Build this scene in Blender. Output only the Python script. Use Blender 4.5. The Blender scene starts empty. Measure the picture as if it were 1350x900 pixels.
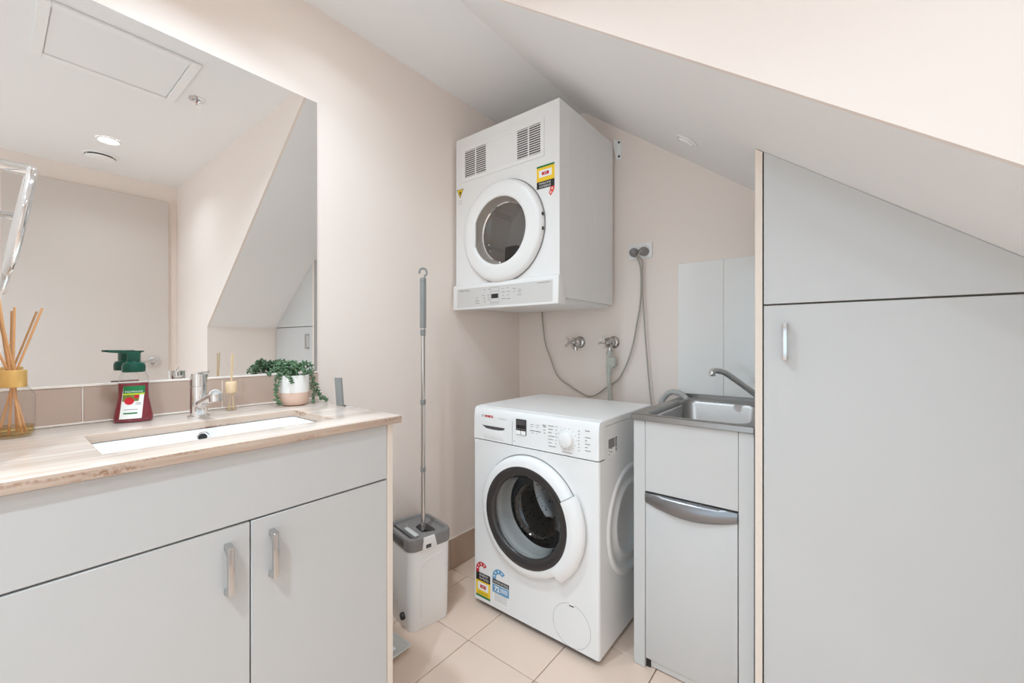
import bpy, bmesh, math, random
from mathutils import Matrix, Vector
random.seed(7)
C = bpy.context.scene.collection
PI = math.pi

# ---------------------------------------------------------------- camera, world, exposure
cam_d = bpy.data.cameras.new('camera'); cam = bpy.data.objects.new('camera', cam_d); C.objects.link(cam)
cam_d.sensor_fit = 'HORIZONTAL'; cam_d.sensor_width = 36.0; cam_d.lens = 36.0 * 546.0 / 1350.0
cam_d.clip_start = 0.01
cam.location = (1.5, 0.0, 1.117)
cam.rotation_euler = (PI / 2, 0, math.atan2(432.0, 546.0))
S = bpy.context.scene
S.camera = cam
w = bpy.data.worlds.new('world'); S.world = w; w.use_nodes = True
w.node_tree.nodes['Background'].inputs[0].default_value = (1, 1, 1, 1)
w.node_tree.nodes['Background'].inputs[1].default_value = 0.0
S.view_settings.view_transform = 'Standard'; S.view_settings.look = 'None'
S.view_settings.gamma = 1.0; S.view_settings.use_curve_mapping = False
S.view_settings.exposure = 0.71
S.cycles.diffuse_bounces = 10; S.cycles.max_bounces = 16; S.cycles.transparent_max_bounces = 16
LAMPS = [  # x, y, watts : recessed downlights, the first seen in the mirror, the last three added as unseen fill
    (1.98, 0.45, 1.5), (0.54, 0.31, 5.0), (1.25, -0.55, 8.0), (1.95, -1.1, 2.5), (0.34, 0.75, 0.7)]
LAMP_COL = (0.79, 0.965, 1.10); LAMP_SPREAD = math.radians(134)
# fill light added to flatten the shading, outside a made-up window behind the camera
wl = bpy.data.lights.new('added_fill_light', 'AREA'); wl.shape = 'RECTANGLE'; wl.size = 1.9; wl.size_y = 1.9
wl.energy = 14.0; wl.color = (0.785, 0.96, 1.10)
wo = bpy.data.objects.new('added_fill_light', wl); C.objects.link(wo)
wo.location = (1.45, -1.79, 1.05); wo.rotation_euler = (-PI / 2, 0, PI)

# ---------------------------------------------------------------- materials
def lin(c):
    c /= 255.0
    return c / 12.92 if c <= 0.04045 else ((c + 0.055) / 1.055) ** 2.4
def rgb(r, g, b): return (lin(r), lin(g), lin(b), 1.0)
def mat(name, col, rough=0.5, metal=0.0, spec=0.5, vary=0.0, vscale=6.0, bump=0.0, bscale=200.0, coat=0.0, trans=0.0, ior=1.45):
    m = bpy.data.materials.new(name); m.use_nodes = True
    nt = m.node_tree; b = nt.nodes['Principled BSDF']
    b.inputs['Base Color'].default_value = col
    b.inputs['Roughness'].default_value = rough; b.inputs['Metallic'].default_value = metal
    b.inputs['Specular IOR Level'].default_value = spec
    b.inputs['Coat Weight'].default_value = coat
    b.inputs['Transmission Weight'].default_value = trans; b.inputs['IOR'].default_value = ior
    tc = nt.nodes.new('ShaderNodeTexCoord')
    if vary > 0:
        n = nt.nodes.new('ShaderNodeTexNoise'); n.inputs['Scale'].default_value = vscale; n.inputs['Detail'].default_value = 4
        nt.links.new(tc.outputs['Object'], n.inputs['Vector'])
        mx = nt.nodes.new('ShaderNodeMix'); mx.data_type = 'RGBA'
        mx.inputs[6].default_value = tuple(c * (1 - vary) for c in col[:3]) + (1,)
        mx.inputs[7].default_value = tuple(min(1, c * (1 + vary)) for c in col[:3]) + (1,)
        nt.links.new(n.outputs['Fac'], mx.inputs[0]); nt.links.new(mx.outputs[2], b.inputs['Base Color'])
    if bump > 0:
        n = nt.nodes.new('ShaderNodeTexNoise'); n.inputs['Scale'].default_value = bscale; n.inputs['Detail'].default_value = 3
        nt.links.new(tc.outputs['Object'], n.inputs['Vector'])
        bp = nt.nodes.new('ShaderNodeBump'); bp.inputs['Strength'].default_value = bump; bp.inputs['Distance'].default_value = 0.002
        nt.links.new(n.outputs['Fac'], bp.inputs['Height']); nt.links.new(bp.outputs['Normal'], b.inputs['Normal'])
    return m
def mat_clear(name, tint=(1, 1, 1, 1), boost=1.0, ior=1.45, rough=0.02):
    m = bpy.data.materials.new(name); m.use_nodes = True; nt = m.node_tree; nt.nodes.clear()
    o = nt.nodes.new('ShaderNodeOutputMaterial'); mx = nt.nodes.new('ShaderNodeMixShader')
    t = nt.nodes.new('ShaderNodeBsdfTransparent'); t.inputs[0].default_value = tint
    g = nt.nodes.new('ShaderNodeBsdfGlossy'); g.inputs['Roughness'].default_value = rough
    f = nt.nodes.new('ShaderNodeLayerWeight'); f.inputs[0].default_value = 0.5
    pw = nt.nodes.new('ShaderNodeMath'); pw.operation = 'POWER'; pw.inputs[1].default_value = 4.0
    k = nt.nodes.new('ShaderNodeMath'); k.operation = 'MULTIPLY_ADD'; k.inputs[1].default_value = 0.8 * boost; k.inputs[2].default_value = 0.04 * boost; k.use_clamp = True
    nt.links.new(f.outputs[1], pw.inputs[0]); nt.links.new(pw.outputs[0], k.inputs[0]); nt.links.new(k.outputs[0], mx.inputs[0])
    nt.links.new(t.outputs[0], mx.inputs[1]); nt.links.new(g.outputs[0], mx.inputs[2]); nt.links.new(mx.outputs[0], o.inputs[0])
    return m
def mat_emit(name, col, s):
    m = bpy.data.materials.new(name); m.use_nodes = True
    b = m.node_tree.nodes['Principled BSDF']; b.inputs['Base Color'].default_value = (0.8, 0.8, 0.8, 1)
    b.inputs['Emission Color'].default_value = col; b.inputs['Emission Strength'].default_value = s
    return m
def mat_stone(name):
    m = bpy.data.materials.new(name); m.use_nodes = True; nt = m.node_tree; b = nt.nodes['Principled BSDF']
    b.inputs['Roughness'].default_value = 0.16
    N = nt.nodes.new; L = nt.links.new
    tc = N('ShaderNodeTexCoord')
    mp = N('ShaderNodeMapping'); mp.inputs['Scale'].default_value = (14, 0.9, 14); mp.inputs['Rotation'].default_value = (0, 0, 0.10)
    L(tc.outputs['Object'], mp.inputs[0])
    n1 = N('ShaderNodeTexNoise'); n1.inputs['Scale'].default_value = 2.2; n1.inputs['Detail'].default_value = 8; n1.inputs['Roughness'].default_value = 0.62
    L(mp.outputs[0], n1.inputs['Vector'])
    r1 = N('ShaderNodeValToRGB'); e = r1.color_ramp.elements
    e[0].position = 0.28; e[0].color = rgb(192, 172, 156); e[1].position = 0.72; e[1].color = rgb(226, 216, 208)
    a = r1.color_ramp.elements.new(0.5); a.color = rgb(212, 196, 184)
    L(n1.outputs['Fac'], r1.inputs[0])
    # rusty pitted veins (a low-frequency blotch, strongest where the bedding crops out)
    n2 = N('ShaderNodeTexNoise'); n2.inputs['Scale'].default_value = 3.1; n2.inputs['Detail'].default_value = 5
    mp2 = N('ShaderNodeMapping'); mp2.inputs['Scale'].default_value = (7, 1.6, 18); mp2.inputs['Location'].default_value = (0.3, 0.1, 0)
    L(tc.outputs['Object'], mp2.inputs[0]); L(mp2.outputs[0], n2.inputs['Vector'])
    r2 = N('ShaderNodeValToRGB'); r2.color_ramp.elements[0].position = 0.53; r2.color_ramp.elements[1].position = 0.66
    L(n2.outputs['Fac'], r2.inputs[0])
    n3 = N('ShaderNodeTexNoise'); n3.inputs['Scale'].default_value = 160; n3.inputs['Detail'].default_value = 3
    L(tc.outputs['Object'], n3.inputs['Vector'])
    r3 = N('ShaderNodeValToRGB'); r3.color_ramp.elements[0].position = 0.38; r3.color_ramp.elements[1].position = 0.6
    L(n3.outputs['Fac'], r3.inputs[0])
    mu = N('ShaderNodeMath'); mu.operation = 'MULTIPLY'; L(r2.outputs[0], mu.inputs[0]); L(r3.outputs[0], mu.inputs[1])
    # the unpolished front edge is stained most
    ge = N('ShaderNodeNewGeometry'); sn = N('ShaderNodeSeparateXYZ'); L(ge.outputs['True Normal'], sn.inputs[0])
    gt = N('ShaderNodeMath'); gt.operation = 'LESS_THAN'; gt.inputs[1].default_value = 0.45; L(sn.outputs[2], gt.inputs[0])
    ad = N('ShaderNodeMath'); ad.operation = 'MULTIPLY_ADD'; ad.inputs[1].default_value = 0.85; ad.inputs[2].default_value = 0.05
    L(gt.outputs[0], ad.inputs[0])
    m3 = N('ShaderNodeMath'); m3.operation = 'MULTIPLY'; L(mu.outputs[0], m3.inputs[0]); L(ad.outputs[0], m3.inputs[1])
    mx = N('ShaderNodeMix'); mx.data_type = 'RGBA'; mx.inputs[7].default_value = rgb(150, 104, 66)
    L(m3.outputs[0], mx.inputs[0]); L(r1.outputs[0], mx.inputs[6])
    # edge: a warmer, greyer sawn face
    ed = N('ShaderNodeMix'); ed.data_type = 'RGBA'; ed.blend_type = 'MULTIPLY'; ed.inputs[7].default_value = rgb(236, 226, 217)
    L(gt.outputs[0], ed.inputs[0]); L(mx.outputs[2], ed.inputs[6]); L(ed.outputs[2], b.inputs['Base Color'])
    return m
def mat_brushed(name, col, rough, scale=(4, 160, 4)):
    m = mat(name, col, rough, 1.0); nt = m.node_tree; b = nt.nodes['Principled BSDF']
    tc = nt.nodes.new('ShaderNodeTexCoord'); mp = nt.nodes.new('ShaderNodeMapping'); mp.inputs['Scale'].default_value = scale
    n = nt.nodes.new('ShaderNodeTexNoise'); n.inputs['Scale'].default_value = 6
    nt.links.new(tc.outputs['Object'], mp.inputs[0]); nt.links.new(mp.outputs[0], n.inputs['Vector'])
    mr = nt.nodes.new('ShaderNodeMapRange'); mr.inputs[3].default_value = rough * 0.75; mr.inputs[4].default_value = rough * 1.35
    nt.links.new(n.outputs['Fac'], mr.inputs[0]); nt.links.new(mr.outputs[0], b.inputs['Roughness'])
    return m
def mat_drum(name, col):
    m = mat(name, col, 0.28, 1.0); nt = m.node_tree; b = nt.nodes['Principled BSDF']
    tc = nt.nodes.new('ShaderNodeTexCoord'); v = nt.nodes.new('ShaderNodeTexVoronoi'); v.inputs['Scale'].default_value = 55
    nt.links.new(tc.outputs['Object'], v.inputs['Vector'])
    r = nt.nodes.new('ShaderNodeValToRGB'); r.color_ramp.elements[0].position = 0.18; r.color_ramp.elements[0].color = (0.01, 0.01, 0.01, 1)
    r.color_ramp.elements[1].position = 0.26; r.color_ramp.elements[1].color = col
    nt.links.new(v.outputs['Distance'], r.inputs[0]); nt.links.new(r.outputs[0], b.inputs['Base Color'])
    return m

M = dict(
    wall=mat('wall_paint', rgb(240, 229, 221), 0.62, vary=0.012, vscale=2.0, bump=0.03, bscale=260),
    ceil=mat('ceiling_paint', rgb(240, 240, 240), 0.7, bump=0.02, bscale=260),
    lam=mat('white_laminate', rgb(202, 202, 201), 0.34, vary=0.01, vscale=3),
    edge=mat('cream_edging', rgb(232, 219, 206), 0.5),
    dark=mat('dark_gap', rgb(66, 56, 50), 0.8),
    carc=mat('carcass_board', rgb(150, 136, 122), 0.7),
    door=mat('door_paint', rgb(210, 201, 194), 0.45, vary=0.01),
    tile=mat('floor_tile_glaze', rgb(228, 205, 188), 0.3, vary=0.035, vscale=7),
    grout=mat('dark_grout', rgb(126, 106, 92), 0.9),
    wgrout=mat('cream_grout', rgb(236, 228, 219), 0.85),
    skirt=mat('skirting_tile_glaze', rgb(190, 167, 149), 0.35, vary=0.05, vscale=14),
    taupe=mat('taupe_tile_glaze', rgb(190, 169, 156), 0.22, vary=0.02, vscale=4),
    wtile=mat('white_tile_glaze', rgb(240, 240, 238), 0.1, vary=0.008),
    stone=mat_stone('travertine'),
    ceramic=mat('white_ceramic', rgb(243, 243, 242), 0.08, coat=0.5),
    chrome=mat('chrome', (0.82, 0.82, 0.82, 1), 0.07, 1.0),
    satin=mat('satin_nickel', (0.60, 0.595, 0.59, 1), 0.2, 1.0),
    dchrome=mat('worn_chrome', (0.55, 0.53, 0.51, 1), 0.14, 1.0),
    steel=mat('stainless_steel', (0.35, 0.34, 0.33, 1), 0.33, 1.0, vary=0.05, vscale=12),
    pole=mat_brushed('steel_tube', (0.63, 0.61, 0.59, 1), 0.22, (80, 80, 2)),
    mirror=mat('mirror_silver', (0.91, 0.915, 0.91, 1), 0.0, 1.0),
    app=mat('appliance_enamel', rgb(234, 234, 233), 0.28, coat=0.2),
    app2=mat('appliance_plastic', rgb(236, 236, 235), 0.33),
    black=mat('black_plastic', rgb(38, 36, 36), 0.3),
    ink=mat('grey_ink', rgb(140, 138, 136), 0.6),
    inkd=mat('dark_ink', rgb(74, 72, 71), 0.6),
    smoke=mat('smoke_black_ring', rgb(58, 54, 53), 0.25),
    gasket=mat('grey_rubber', rgb(196, 198, 196), 0.4),
    drum=mat_drum('drum_steel', (0.30, 0.285, 0.275, 1)),
    dcone=mat('dryer_port', rgb(186, 178, 170), 0.35, 0.3),
    ddrum=mat('dryer_drum', rgb(226, 220, 214), 0.45, 0.0),
    glass=mat_clear('door_glass', (0.82, 0.82, 0.82, 1), 1.8),
    clear=mat_clear('clear_glass', (0.985, 0.988, 0.985, 1), 0.9),
    dglass=mat_clear('dryer_glass', (0.93, 0.93, 0.93, 1), 1.3),
    silver=mat('silver_panel', rgb(208, 206, 203), 0.35, 0.0),
    gplast=mat('grey_plastic', rgb(134, 131, 130), 0.45),
    gdark=mat('dark_grey_plastic', rgb(78, 75, 74), 0.5),
    ghand=mat('grey_grip', rgb(136, 138, 136), 0.5),
    gpale=mat('pale_grey_plastic', rgb(214, 214, 211), 0.4),
    white=mat('white_plastic', rgb(243, 243, 242), 0.4),
    cord=mat('grey_cord', rgb(172, 167, 158), 0.5),
    hose=mat('green_grey_hose', rgb(192, 195, 186), 0.5),
    dhose=mat('grey_drain_hose', rgb(184, 184, 182), 0.45),
    scoop=mat('pewter_handle', (0.27, 0.27, 0.28, 1), 0.3, 1.0),
    gold=mat('gold_collar', rgb(236, 192, 118), 0.34, 0.55),
    reed=mat('reed_wood', rgb(222, 168, 116), 0.7, vary=0.08, vscale=40),
    reed2=mat('pale_reed_wood', rgb(226, 200, 160), 0.7, vary=0.06, vscale=40),
    oil=mat_clear('amber_oil', (0.86, 0.74, 0.45, 1), 1.0, 1.33),
    oil2=mat_clear('pale_oil', (0.97, 0.93, 0.82, 1), 0.7, 1.33),
    beech=mat('beech_cap', rgb(232, 204, 166), 0.6, vary=0.04, vscale=60),
    soap=mat('red_soap', rgb(122, 34, 46), 0.2, coat=0.6, spec=0.6),
    green=mat('green_pump', rgb(8, 74, 58), 0.35),
    potw=mat('pot_white_glaze', rgb(240, 238, 234), 0.35),
    potp=mat('pot_raw_clay', rgb(226, 196, 178), 0.75, bump=0.1, bscale=400),
    soil=mat('soil', rgb(60, 46, 36), 0.95),
    leaf=mat('bead_leaf', rgb(92, 122, 90), 0.35, vary=0.6, vscale=90),
    stem=mat('stem', rgb(84, 104, 66), 0.6),
    yellow=mat('yellow_print', rgb(246, 206, 40), 0.5), red=mat('red_print', rgb(196, 28, 40), 0.5),
    orange=mat('orange_red_print', rgb(222, 74, 52), 0.5),
    pgreen=mat('green_print', rgb(24, 120, 66), 0.5), blue=mat('blue_print', rgb(104, 158, 196), 0.5),
    bprint=mat('black_print', rgb(38, 34, 32), 0.5), wprint=mat('white_print', rgb(240, 240, 238), 0.5),
    lime=mat('lime_print', rgb(196, 206, 40), 0.5), olive=mat('olive_print', rgb(110, 120, 50), 0.5),
    lamp=mat_emit('lamp_lens', (1, 0.97, 0.93, 1), 9.0),
)

# ---------------------------------------------------------------- geometry helpers
class MB:
    def __init__(s): s.v = []; s.f = []; s.mi = []; s.cur = 0
    def add(s, vs, fs):
        o = len(s.v); s.v += [tuple(v) for v in vs]
        for f in fs: s.f.append(tuple(i + o for i in f)); s.mi.append(s.cur)
        return s
    def box(s, x0, x1, y0, y1, z0, z1, bev=0.0, seg=2):
        if bev <= 0:
            v = [(x, y, z) for x in (x0, x1) for y in (y0, y1) for z in (z0, z1)]
            return s.add(v, [(0, 1, 3, 2), (4, 6, 7, 5), (0, 4, 5, 1), (2, 3, 7, 6), (0, 2, 6, 4), (1, 5, 7, 3)])
        bm = bmesh.new(); bmesh.ops.create_cube(bm, size=1.0)
        for q in bm.verts: q.co = Vector(((x0 + x1) / 2 + q.co.x * (x1 - x0), (y0 + y1) / 2 + q.co.y * (y1 - y0), (z0 + z1) / 2 + q.co.z * (z1 - z0)))
        bmesh.ops.bevel(bm, geom=bm.edges[:], offset=bev, segments=seg, affect='EDGES', profile=0.5)
        return s.bm(bm)
    def bm(s, bm):
        bm.verts.index_update()
        s.add([q.co.copy() for q in bm.verts], [[q.index for q in f.verts] for f in bm.faces]); bm.free(); return s
    def prism(s, poly, mapf, t0, t1, bev=0.0):      # poly of (a,b); mapf(a,b,t)->xyz
        bm = bmesh.new()
        b = [bm.verts.new(mapf(p[0], p[1], t0)) for p in poly]; t = [bm.verts.new(mapf(p[0], p[1], t1)) for p in poly]
        n = len(poly)
        bm.faces.new(b); bm.faces.new(t[::-1])
        for i in range(n): bm.faces.new((b[i], t[i], t[(i + 1) % n], b[(i + 1) % n]))
        bmesh.ops.recalc_face_normals(bm, faces=bm.faces[:])
        if bev > 0: bmesh.ops.bevel(bm, geom=bm.edges[:], offset=bev, segments=2, affect='EDGES', profile=0.5)
        return s.bm(bm)
    def loft(s, rings, cap0=False, cap1=False, closed=True):
        n = len(rings[0]); o = len(s.v)
        vs = [p for r in rings for p in r]; fs = []
        for k in range(len(rings) - 1):
            for i in range(n if closed else n - 1):
                j = (i + 1) % n
                fs.append((k * n + i, k * n + j, (k + 1) * n + j, (k + 1) * n + i))
        if cap0: fs.append(tuple(range(n - 1, -1, -1)))
        if cap1: fs.append(tuple((len(rings) - 1) * n + i for i in range(n)))
        return s.add(vs, fs)
    def lathe(s, prof, Mx=Matrix(), seg=48, a0=0.0, a1=2 * PI):   # prof of (r,h) about local z
        full = abs(a1 - a0 - 2 * PI) < 1e-6
        n = seg if full else seg + 1
        rings = [[Mx @ Vector((max(r, 1e-5) * math.cos(a0 + (a1 - a0) * i / seg), max(r, 1e-5) * math.sin(a0 + (a1 - a0) * i / seg), h)) for i in range(n)] for r, h in prof]
        s.loft(rings, closed=full)
        if not full:
            for e in (0, n - 1):
                s.add([r[e] for r in rings], [tuple(range(len(rings)))])
        return s
    def tube(s, pts, r, seg=10, cap=True, closed=False):
        P = [Vector(p) for p in pts]; n = len(P); R = r if isinstance(r, (list, tuple)) else [r] * n
        rings = []; up = None
        for i in range(n):
            a = P[(i - 1) % n] if (i > 0 or closed) else P[i]; b = P[(i + 1) % n] if (i < n - 1 or closed) else P[i]
            t = (b - a).normalized()
            if up is None: up = t.orthogonal().normalized()
            up = (up - t * up.dot(t)).normalized(); w_ = t.cross(up)
            rings.append([P[i] + (up * math.cos(2 * PI * k / seg) + w_ * math.sin(2 * PI * k / seg)) * R[i] for k in range(seg)])
        if closed: rings.append(rings[0])
        return s.loft(rings, cap and not closed, cap and not closed)
    def cyl(s, p0, p1, r, seg=24): return s.tube([p0, p1], r, seg)
    def build(s, name, mats, parent=None, smooth=40, origin=None):
        if not isinstance(mats, (list, tuple)): mats = [mats]
        if parent is not None: o0 = ORG[parent]
        elif origin is not None: o0 = Vector(origin)
        else:
            xs = [v[0] for v in s.v]; ys = [v[1] for v in s.v]; zs = [v[2] for v in s.v]
            o0 = Vector(((min(xs) + max(xs)) / 2, (min(ys) + max(ys)) / 2, min(zs)))
        me = bpy.data.meshes.new(name)
        me.from_pydata([(v[0] - o0[0], v[1] - o0[1], v[2] - o0[2]) for v in s.v], [], s.f)
        for m in mats: me.materials.append(m)
        if len(mats) > 1: me.polygons.foreach_set('material_index', s.mi)
        bm = bmesh.new(); bm.from_mesh(me)
        bmesh.ops.remove_doubles(bm, verts=bm.verts[:], dist=1e-6)
        if not getattr(s, 'keep', False): bmesh.ops.recalc_face_normals(bm, faces=bm.faces[:])
        bm.to_mesh(me); bm.free()
        if smooth:
            me.polygons.foreach_set('use_smooth', [True] * len(me.polygons)); me.set_sharp_from_angle(angle=math.radians(smooth))
        me.update()
        o = bpy.data.objects.new(name, me); C.objects.link(o)
        if parent is not None: o.parent = parent
        else: o.location = o0
        ORG[o] = o0
        if name in ('body', 'control_fascia', 'upper_body', 'lid') and smooth:
            wm = o.modifiers.new('weighted', 'WEIGHTED_NORMAL'); wm.keep_sharp = True
        return o
ORG = {}
def tag(o, label=None, cat=None, group=None, kind=None):
    if label: o['label'] = label
    if cat: o['category'] = cat
    if group: o['group'] = group
    if kind: o['kind'] = kind
    return o
def thing(name, label, cat, loc, group=None):
    o = bpy.data.objects.new(name, None); C.objects.link(o); o.location = loc; o.empty_display_size = 0.05
    ORG[o] = Vector(loc); return tag(o, label, cat, group)
def structure(o): o['kind'] = 'structure'; return o
def copy_thing(o, parent=None):
    c = o.copy(); C.objects.link(c)
    if parent is not None: c.parent = parent
    for ch in [q for q in bpy.data.objects if q.parent == o]: copy_thing(ch, c)
    return c
def FRONT(cx, y, cz):     # local z points to -Y (towards the room), x->X, y->Z
    return Matrix(((1, 0, 0, cx), (0, 0, -1, y), (0, 1, 0, cz), (0, 0, 0, 1)))
def SIDE(x, cy, cz):      # local z points to +X
    return Matrix(((0, 0, 1, x), (1, 0, 0, cy), (0, 1, 0, cz), (0, 0, 0, 1)))
def T(x, y, z): return Matrix.Translation((x, y, z))
def rrect(x0, x1, y0, y1, r, z, n=6):
    out = []
    for cx, cy, a in ((x1 - r, y1 - r, 0), (x0 + r, y1 - r, PI / 2), (x0 + r, y0 + r, PI), (x1 - r, y0 + r, 1.5 * PI)):
        for i in range(n + 1):
            t = a + PI / 2 * i / n; out.append((cx + r * math.cos(t), cy + r * math.sin(t), z))
    return out
def plate_hole(mb, a0, a1, b0, b1, ca, cb, r, mapf, t, n=64):   # flat plate with a round hole
    inn = []; out = []
    corners = [math.atan2(b - cb, a - ca) % (2 * PI) for a in (a0, a1) for b in (b0, b1)]
    angs = sorted(set([2 * PI * i / n for i in range(n)] + corners))
    for t_ in angs:
        c, s_ = math.cos(t_), math.sin(t_); ks = []
        if c > 1e-9: ks.append((a1 - ca) / c)
        if c < -1e-9: ks.append((a0 - ca) / c)
        if s_ > 1e-9: ks.append((b1 - cb) / s_)
        if s_ < -1e-9: ks.append((b0 - cb) / s_)
        k = min(ks); inn.append(mapf(ca + r * c, cb + r * s_, t)); out.append(mapf(ca + k * c, cb + k * s_, t))
    mb.loft([inn, out])
FY = lambda y: (lambda a, b, t: (a, y - t, b))          # print/plates on a plane facing -Y
FX = lambda x: (lambda a, b, t: (x + t, a, b))          # on a plane facing +X
def rect(a0, a1, b0, b1): return [(a0, b0), (a1, b0), (a1, b1), (a0, b1)]
def disc(ca, cb, r, n=20): return [(ca + r * math.cos(2 * PI * i / n), cb + r * math.sin(2 * PI * i / n)) for i in range(n)]
def star(ca, cb, r, rot=0): return [(ca + (r if i % 2 == 0 else r * 0.42) * math.sin(rot + PI * i / 5), cb + (r if i % 2 == 0 else r * 0.42) * math.cos(rot + PI * i / 5)) for i in range(10)]
def arcband(ca, cb, r0, r1, d0, d1, n=14):
    A = [math.radians(d0 + (d1 - d0) * i / n) for i in range(n + 1)]
    return [(ca + r1 * math.cos(a), cb + r1 * math.sin(a)) for a in A] + [(ca + r0 * math.cos(a), cb + r0 * math.sin(a)) for a in reversed(A)]
def text_polys(txt, h, bold=0.0):
    cu = bpy.data.curves.new('t', 'FONT'); cu.body = txt; cu.size = h / 0.69; cu.align_x = 'CENTER'; cu.offset = bold; cu.resolution_u = 3
    ob = bpy.data.objects.new('t', cu); C.objects.link(ob)
    dg = bpy.context.evaluated_depsgraph_get(); dg.update()
    me = ob.evaluated_get(dg).to_mesh()
    vs = [(v.co.x, v.co.y) for v in me.vertices]; fs = [tuple(p.vertices) for p in me.polygons]
    ob.evaluated_get(dg).to_mesh_clear()
    bpy.data.objects.remove(ob); bpy.data.curves.remove(cu)
    return vs, fs
class Print:      # flat print: thin layers of ink on a surface, several inks in one mesh
    def __init__(s, mapf): s.mb = MB(); s.mb.keep = False; s.m = []; s.map = mapf; s.lv = 0
    def _mi(s, m):
        if m not in s.m: s.m.append(m)
        s.mb.cur = s.m.index(m)
    def poly(s, pts, m, lv=1):
        s._mi(m); s.mb.prism(pts, s.map, 0.00002, 0.00022 * lv); return s
    def text(s, txt, ca, cb, h, m, lv=2, wmax=None, flip=False, bold=0.0, slant=None):
        s._mi(m); vs, fs = text_polys(txt, h, bold)
        if not vs: return s
        w_ = max(v[0] for v in vs) - min(v[0] for v in vs); mid = (max(v[0] for v in vs) + min(v[0] for v in vs)) / 2
        k = wmax / w_ if wmax else 1.0; sg = -1 if flip else 1
        s.mb.add([s.map(ca + sg * (v[0] - mid) * k, cb + sg * (v[1] - h / 2), 0.00022 * lv) for v in vs], fs); return s
    def build(s, name, parent, label=None):
        o = s.mb.build(name, s.m, parent, smooth=0)
        if label: o['label'] = label
        return o
def smooth_path(pts, n=6):
    P = [Vector(p) for p in pts]; out = []
    for i in range(len(P) - 1):
        a, b, c, d = P[max(i - 1, 0)], P[i], P[i + 1], P[min(i + 2, len(P) - 1)]
        for k in range(n):
            t = k / n
            out.append(0.5 * ((2 * b) + (c - a) * t + (2 * a - 5 * b + 4 * c - d) * t * t + (3 * b - 3 * c + d - a) * t ** 3))
    return out + [P[-1]]

# ---------------------------------------------------------------- room shell
ZC = 2.334; XC = 0.435; SL = 0.755; XK = 1.91; Y1 = 0.93; YB = 1.966; XR = 2.65; YF = -1.7
def slope_z(x): return ZC - SL * (x - XC)
FLOORZ = 0.0
flo = structure(MB().box(-0.1, XR + 0.1, YF - 0.1, YB + 0.1, -0.1, -0.004).build('floor', M['grout']))
k = 0; g = 0.0013
xs = [0.0] + [0.11 + 0.3 * i for i in range(0, 9)] + [XR]; ys = [YF] + [-1.585 + 0.3 * i for i in range(0, 12)] + [YB]
proto = {}
for i in range(len(xs) - 1):
    for j in range(len(ys) - 1):
        a, b, c, d = xs[i] + g, xs[i + 1] - g, ys[j] + g, ys[j + 1] - g
        if b - a < 0.01 or d - c < 0.01: continue
        key = (round(b - a, 4), round(d - c, 4))
        if key not in proto:
            o = MB().box(-(b - a) / 2, (b - a) / 2, -(d - c) / 2, (d - c) / 2, -0.006, 0.0, 0.0012, 1).build('tile', M['tile'], origin=(0, 0, 0)); proto[key] = o
        else:
            o = proto[key].copy(); C.objects.link(o)
        o.parent = flo; o.location = Vector(((a + b) / 2, (c + d) / 2, 0)) - ORG[flo]
mb = MB().box(0, XR, YF, Y1 + 0.012, ZC, ZC + 0.1)
mb.box(0, XC, Y1 + 0.012, YB, ZC, ZC + 0.1)
mb.prism([(XC, ZC), (XK + 0.05, slope_z(XK + 0.05)), (XK + 0.05, slope_z(XK + 0.05) + 0.1), (XC, ZC + 0.1)], lambda a, b, t: (a, t, b), Y1 + 0.012, YB)
structure(mb.build('ceiling', M['ceil'], smooth=0))
wall_left = structure(MB().box(-0.1, 0, YF - 0.1, YB + 0.1, 0, ZC + 0.1).build('wall_left', M['wall']))
wall_back = structure(MB().box(0, XR, YB, YB + 0.1, 0, ZC + 0.1).build('wall_back', M['wall']))
structure(MB().box(XR, XR + 0.1, YF - 0.1, YB + 0.1, 0, ZC + 0.1).build('wall_right', M['wall']))
WA, WB_, WC_, WD_ = 0.45, 2.45, 0.04, 2.06
mb = MB().box(0, WA, YF - 0.1, YF, 0, ZC + 0.1).box(WB_, XR, YF - 0.1, YF, 0, ZC + 0.1).box(WA, WB_, YF - 0.1, YF, 0, WC_).box(WA, WB_, YF - 0.1, YF, WD_, ZC + 0.1)
structure(mb.build('wall_front', M['wall']))
wf = MB(); q = 0.05
for b_ in ((WA, WB_, WC_, WC_ + q), (WA, WB_, WD_ - q, WD_), (WA, WA + q, WC_ + q, WD_ - q), (WB_ - q, WB_, WC_ + q, WD_ - q), (1.43, 1.47, WC_ + q, WD_ - q)): wf.box(b_[0], b_[1], YF - 0.07, YF - 0.03, b_[2], b_[3])
wf = structure(wf.build('added_window_1', M['white']))  # made-up unseen window, put in to let the fill light enter
MB().box(WA + q, WB_ - q, YF - 0.052, YF - 0.048, WC_ + q, WD_ - q).build('pane', M['clear'], wf)
mb = MB().prism([(XC, ZC), (XK, slope_z(XK)), (XK, 0), (XR, 0), (XR, ZC)], lambda a, b, t: (a, t, b), Y1, Y1 + 0.0118)
structure(mb.build('wall_bulkhead', M['wall'], smooth=0))
structure(MB().box(XK, XK + 0.06, Y1 + 0.0118, YB, 0, slope_z(XK) + 0.02).build('wall_knee', M['wall']))
structure(MB().box(0, 0.44, -0.14, -0.025, 0, ZC).build('wall_nib', M['wall']))
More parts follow.
